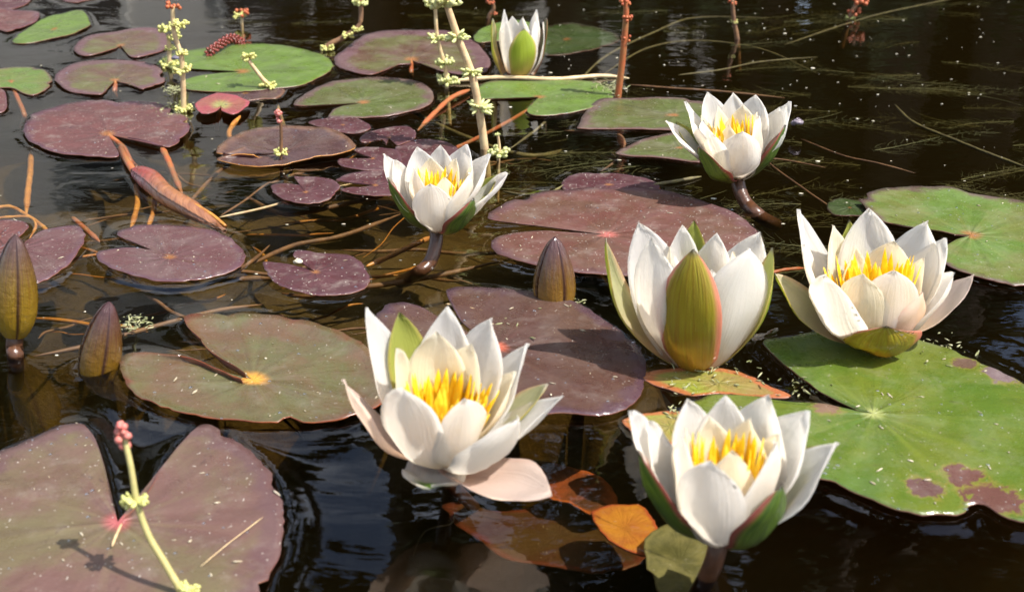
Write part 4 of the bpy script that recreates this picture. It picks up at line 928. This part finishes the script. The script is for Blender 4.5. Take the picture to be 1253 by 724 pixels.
# ------------------------------------------------------------------ water sheet, clinging to whatever floats in it
def water():
    dx = .0026
    xs = np.arange(-.76, .7601, dx); ys = np.arange(.36, 1.78, dx)
    X, Y = np.meshgrid(xs, ys); Z = np.zeros_like(X)
    for poly, rise, fall in FLOAT:
        reach = fall*3.5
        x0, x1 = poly[:, 0].min()-reach, poly[:, 0].max()+reach; y0, y1 = poly[:, 1].min()-reach, poly[:, 1].max()+reach
        i0, i1 = np.searchsorted(xs, [x0, x1]); j0, j1 = np.searchsorted(ys, [y0, y1])
        if i1 <= i0 or j1 <= j0: continue
        gx = X[j0:j1, i0:i1]; gy = Y[j0:j1, i0:i1]
        d2 = np.full(gx.shape, 1e9); inside = np.zeros(gx.shape, bool)
        a = poly; b = np.roll(poly, -1, 0)
        for (ax_, ay_), (bx_, by_) in zip(a, b):
            ex, ey = bx_-ax_, by_-ay_; L2 = ex*ex+ey*ey+1e-12
            t = np.clip(((gx-ax_)*ex+(gy-ay_)*ey)/L2, 0, 1)
            d2 = np.minimum(d2, (gx-ax_-t*ex)**2+(gy-ay_-t*ey)**2)
            cr = (ay_ > gy) != (by_ > gy)
            with np.errstate(divide='ignore', invalid='ignore'):
                xi = ax_+(gy-ay_)*ex/(ey if ey != 0 else 1e-12)
            inside ^= cr & (gx < xi)
        d = np.sqrt(d2)
        h = rise*np.exp(-d/fall)
        h = np.where(inside, -.0008+0*h, h)
        cur = Z[j0:j1, i0:i1]
        Z[j0:j1, i0:i1] = np.where(inside | (cur < 0), np.minimum(cur, np.where(inside, h, cur)), np.maximum(cur, h))
    Z[0, :] = Z[-1, :] = 0; Z[:, 0] = Z[:, -1] = 0
    # ease the inside/outside jump
    for _ in range(2):
        Zs = Z.copy(); Zs[1:-1, 1:-1] = (Z[1:-1, 1:-1]*4+Z[:-2, 1:-1]+Z[2:, 1:-1]+Z[1:-1, :-2]+Z[1:-1, 2:])/8; Z = Zs
    ny, nx = X.shape
    co = np.stack([X, Y, Z], -1).reshape(-1, 3)
    big = np.array([[-12, -8, 0], [12, -8, 0], [12, 5.4, 0], [-12, 5.4, 0]], float)
    co = np.vstack([co, big])
    jj, ii = np.meshgrid(np.arange(ny-1), np.arange(nx-1), indexing='ij')
    q = np.stack([jj*nx+ii, jj*nx+ii+1, (jj+1)*nx+ii+1, (jj+1)*nx+ii], -1).reshape(-1, 4)
    n0 = ny*nx; c = [0, nx-1, ny*nx-1, (ny-1)*nx]
    ext = np.array([[n0, n0+1, c[1], c[0]], [n0+1, n0+2, c[2], c[1]], [n0+2, n0+3, c[3], c[2]], [n0+3, n0, c[0], c[3]]])
    q = np.vstack([q, ext])
    me = bpy.data.meshes.new('water')
    me.vertices.add(len(co)); me.vertices.foreach_set('co', co.ravel())
    me.loops.add(q.size); me.loops.foreach_set('vertex_index', q.ravel().astype(np.int32))
    me.polygons.add(len(q)); me.polygons.foreach_set('loop_start', np.arange(len(q), dtype=np.int32)*4)
    me.polygons.foreach_set('loop_total', np.full(len(q), 4, dtype=np.int32))
    me.update(calc_edges=True); me.validate()
    me.polygons.foreach_set('use_smooth', [True]*len(me.polygons))
    me.materials.append(M['water'])
    o = bpy.data.objects.new('water', me); C.objects.link(o); tag(o, kind='structure')
water()

def on_pads():
    bpy.context.view_layer.update()
    dg = bpy.context.evaluated_depsgraph_get(); rnd = random.Random(21)
    dm = new_mat('water_drop'); n = N(dm)
    gl = n.n('ShaderNodeBsdfGlossy'); gl.inputs['Roughness'].default_value = .03; tr = n.n('ShaderNodeBsdfTransparent')
    fr = n.n('ShaderNodeFresnel'); fr.inputs[0].default_value = 1.5
    n.surf(n.mixsh(fr.outputs[0], tr.outputs[0], gl.outputs[0]))
    drops = MB(); bits = MB()
    for i in range(900):
        px, py = rnd.uniform(0, 1253), rnd.uniform(90, 724)
        p = P(px, py, 0)
        hit, loc, nor, idx, ob, mt = scene.ray_cast(dg, Vector((p.x, p.y, .3)), Vector((0, 0, -1)))
        if not hit or not ob.name.startswith('leaf_blade') or nor.z < .8 or loc.z > .02 or loc.z < 0: continue
        if i % 3 == 0 or rnd.random() < .35:
            r = rnd.uniform(.0004, .0011); drops.blob(loc+Vector((0, 0, r*.15)), (r, r*rnd.uniform(.8, 1.2), r*.55), 10, .04)
        else:
            d = Vector((rnd.uniform(-1, 1), rnd.uniform(-1, 1), rnd.uniform(-.1, .1))).normalized(); r = rnd.uniform(.0002, .0006)
            bits.blob(loc+Vector((0, 0, r*.7)), (r, r*.8, r*rnd.uniform(1, 5)), 5, .4, 0, d)
    tag(drops.build('water_drops', dm), 'small beads of water lying on the lily pads', 'water drops', kind='stuff')
    tag(bits.build('leaf_crumbs', simple('crumb', (.30, .24, .15), (.5, .44, .32), 300, .7)), 'crumbs of dry plant matter lying on the lily pads', 'crumbs', kind='stuff')
on_pads()

# ------------------------------------------------------------------ what the water mirrors: bank, trees and a grey house beyond the pond
def surroundings():
    mg = simple('bank_grass', (.05, .07, .02), (.08, .09, .03), 3, .9, .01)
    v = [(-300, 5.2, .02), (300, 5.2, .02), (300, 400, .02), (-300, 400, .02), (-300, 5.2, -1.3), (300, 5.2, -1.3),
         (-300, -7.9, .02), (300, -7.9, .02), (300, -400, .02), (-300, -400, .02), (-300, -7.9, -1.3), (300, -7.9, -1.3),
         (-300, -7.9, .02), (-11.9, -7.9, .02), (-11.9, 5.2, .02), (-300, 5.2, .02), (11.9, -7.9, .02), (300, -7.9, .02), (300, 5.2, .02), (11.9, 5.2, .02),
         (-11.9, -7.9, -1.3), (-11.9, 5.2, -1.3), (11.9, -7.9, -1.3), (11.9, 5.2, -1.3)]
    f = [(0, 1, 2, 3), (0, 4, 5, 1), (9, 8, 7, 6), (6, 7, 11, 10), (12, 13, 14, 15), (16, 17, 18, 19), (13, 20, 21, 14), (16, 19, 23, 22)]
    tag(build('ground', v, f, mg, smooth=False), kind='structure')
    leafm = simple('tree_leaf', (.020, .035, .010), (.035, .055, .015), 5, .6, .001, .3, .15)
    bark = simple('bark', (.07, .05, .035), (.12, .09, .06), 12, .9, .01)
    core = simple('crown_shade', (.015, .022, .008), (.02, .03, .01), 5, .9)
    rnd = random.Random(3)
    def tree(x, y, h, w, label, n_=2600, low=.08):
        root = thing('tree', (x, y, .02), label, 'tree', 'trees on the far bank')
        mb = MB(); mb.tube([(x, y, 0), (x+.05, y, h*.4), (x, y+.05, h*.85)], [.16, .11, .03], 10)
        mb.build('trunk', bark, root)
        mb = MB()
        cl = [(rnd.uniform(-1, 1), rnd.uniform(-1, 1), rnd.uniform(low, 1)) for _ in range(46)]
        for a, b, c in cl:
            k = math.sin(min(1, max(.08, 1-c)*1.5)*math.pi*.5)*.85+.15
            cc = Vector((x+a*w*k*.8, y+b*w*k*.6, c*h)); rr = rnd.uniform(.32, .6)*w*.55
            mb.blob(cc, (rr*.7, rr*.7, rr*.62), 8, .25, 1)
            for i in range(n_//46):
                d = Vector((rnd.gauss(0, 1), rnd.gauss(0, 1), rnd.gauss(0, 1))).normalized()
                p = cc+d*rr*rnd.uniform(.55, 1.1); s = rnd.uniform(.05, .10)
                t = Vector((rnd.gauss(0, 1), rnd.gauss(0, 1), rnd.gauss(0, 1))).normalized(); u = t.cross(d).normalized()
                mb.add([p-t*s, p+u*s*.5, p+t*s, p-u*s*.5], [(0, 1, 2, 3)])
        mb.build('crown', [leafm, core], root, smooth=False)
    xs = [(-5.4, 6.6, 6.2), (-4.2, 6.9, 6.6), (-3.65, 6.3, 5.6), (-.75, 6.7, 6.4), (.3, 6.3, 7.0), (1.4, 6.8, 6.6), (2.5, 6.3, 7.0), (3.6, 6.8, 6.6), (4.8, 6.4, 6.8), (6.0, 6.9, 6.4), (7.2, 6.5, 6.6), (-6.8, 6.6, 6.4), (.9, 8.4, 8.2), (3.0, 8.6, 8.4), (-1.0, 9.0, 4.2), (2.0, 6.3, 7.4), (3.05, 7.3, 8.4), (2.0, 7.8, 7.4), (4.2, 8.0, 7.6), (5.4, 7.8, 7.2)]
    for i, (x, y, h) in enumerate(xs): tree(x, y, h*(1.22 if x > -1.5 else 1.0), .95 if i < 12 else 1.3, 'dark broadleaf tree on the far bank mirrored in the pond')
    # grey house glimpsed between the trees
    root = thing('house', (-2.2, 11, .02), 'grey rendered house beyond the far bank mirrored in the pond', 'house')
    def box(mb, x0, x1, y0, y1, z0, z1):
        mb.add([Vector(p) for p in ((x0, y0, z0), (x1, y0, z0), (x1, y1, z0), (x0, y1, z0), (x0, y0, z1), (x1, y0, z1), (x1, y1, z1), (x0, y1, z1))],
               [(0, 3, 2, 1), (4, 5, 6, 7), (0, 1, 5, 4), (1, 2, 6, 5), (2, 3, 7, 6), (3, 0, 4, 7)])
    mb = MB(); box(mb, -7, 2.5, 11, 16, 0, 6.2); mb.build('wall', simple('render_grey', (.62, .61, .58), (.70, .68, .65), 2, .9), root, smooth=False)
    mb = MB(); mb.add([Vector(p) for p in ((-7.4, 10.6, 6.2), (2.9, 10.6, 6.2), (2.9, 16.4, 6.2), (-7.4, 16.4, 6.2), (-7.4, 13.5, 8.2), (2.9, 13.5, 8.2))], [(0, 1, 5, 4), (2, 3, 4, 5), (1, 2, 5), (3, 0, 4), (3, 2, 1, 0)])
    mb.build('roof', simple('slate', (.10, .10, .11), (.16, .15, .15), 6, .7), root, smooth=False)
    for x in (-6, -4.2, -2.6, -.6, 1.2):
        for z in (.9, 3.6):
            mb = MB(); box(mb, x, x+.8, 10.95, 10.997, z, z+1.3); fr = mb.build('window', simple('frame', (.6, .6, .58), (.65, .65, .62), 4, .5), root, smooth=False)
            mb = MB(); box(mb, x+.07, x+.73, 10.93, 10.948, z+.07, z+1.23); mb.build('pane', simple('pane', (.03, .035, .04), (.04, .045, .05), 4, .1), fr, smooth=False)
surroundings()
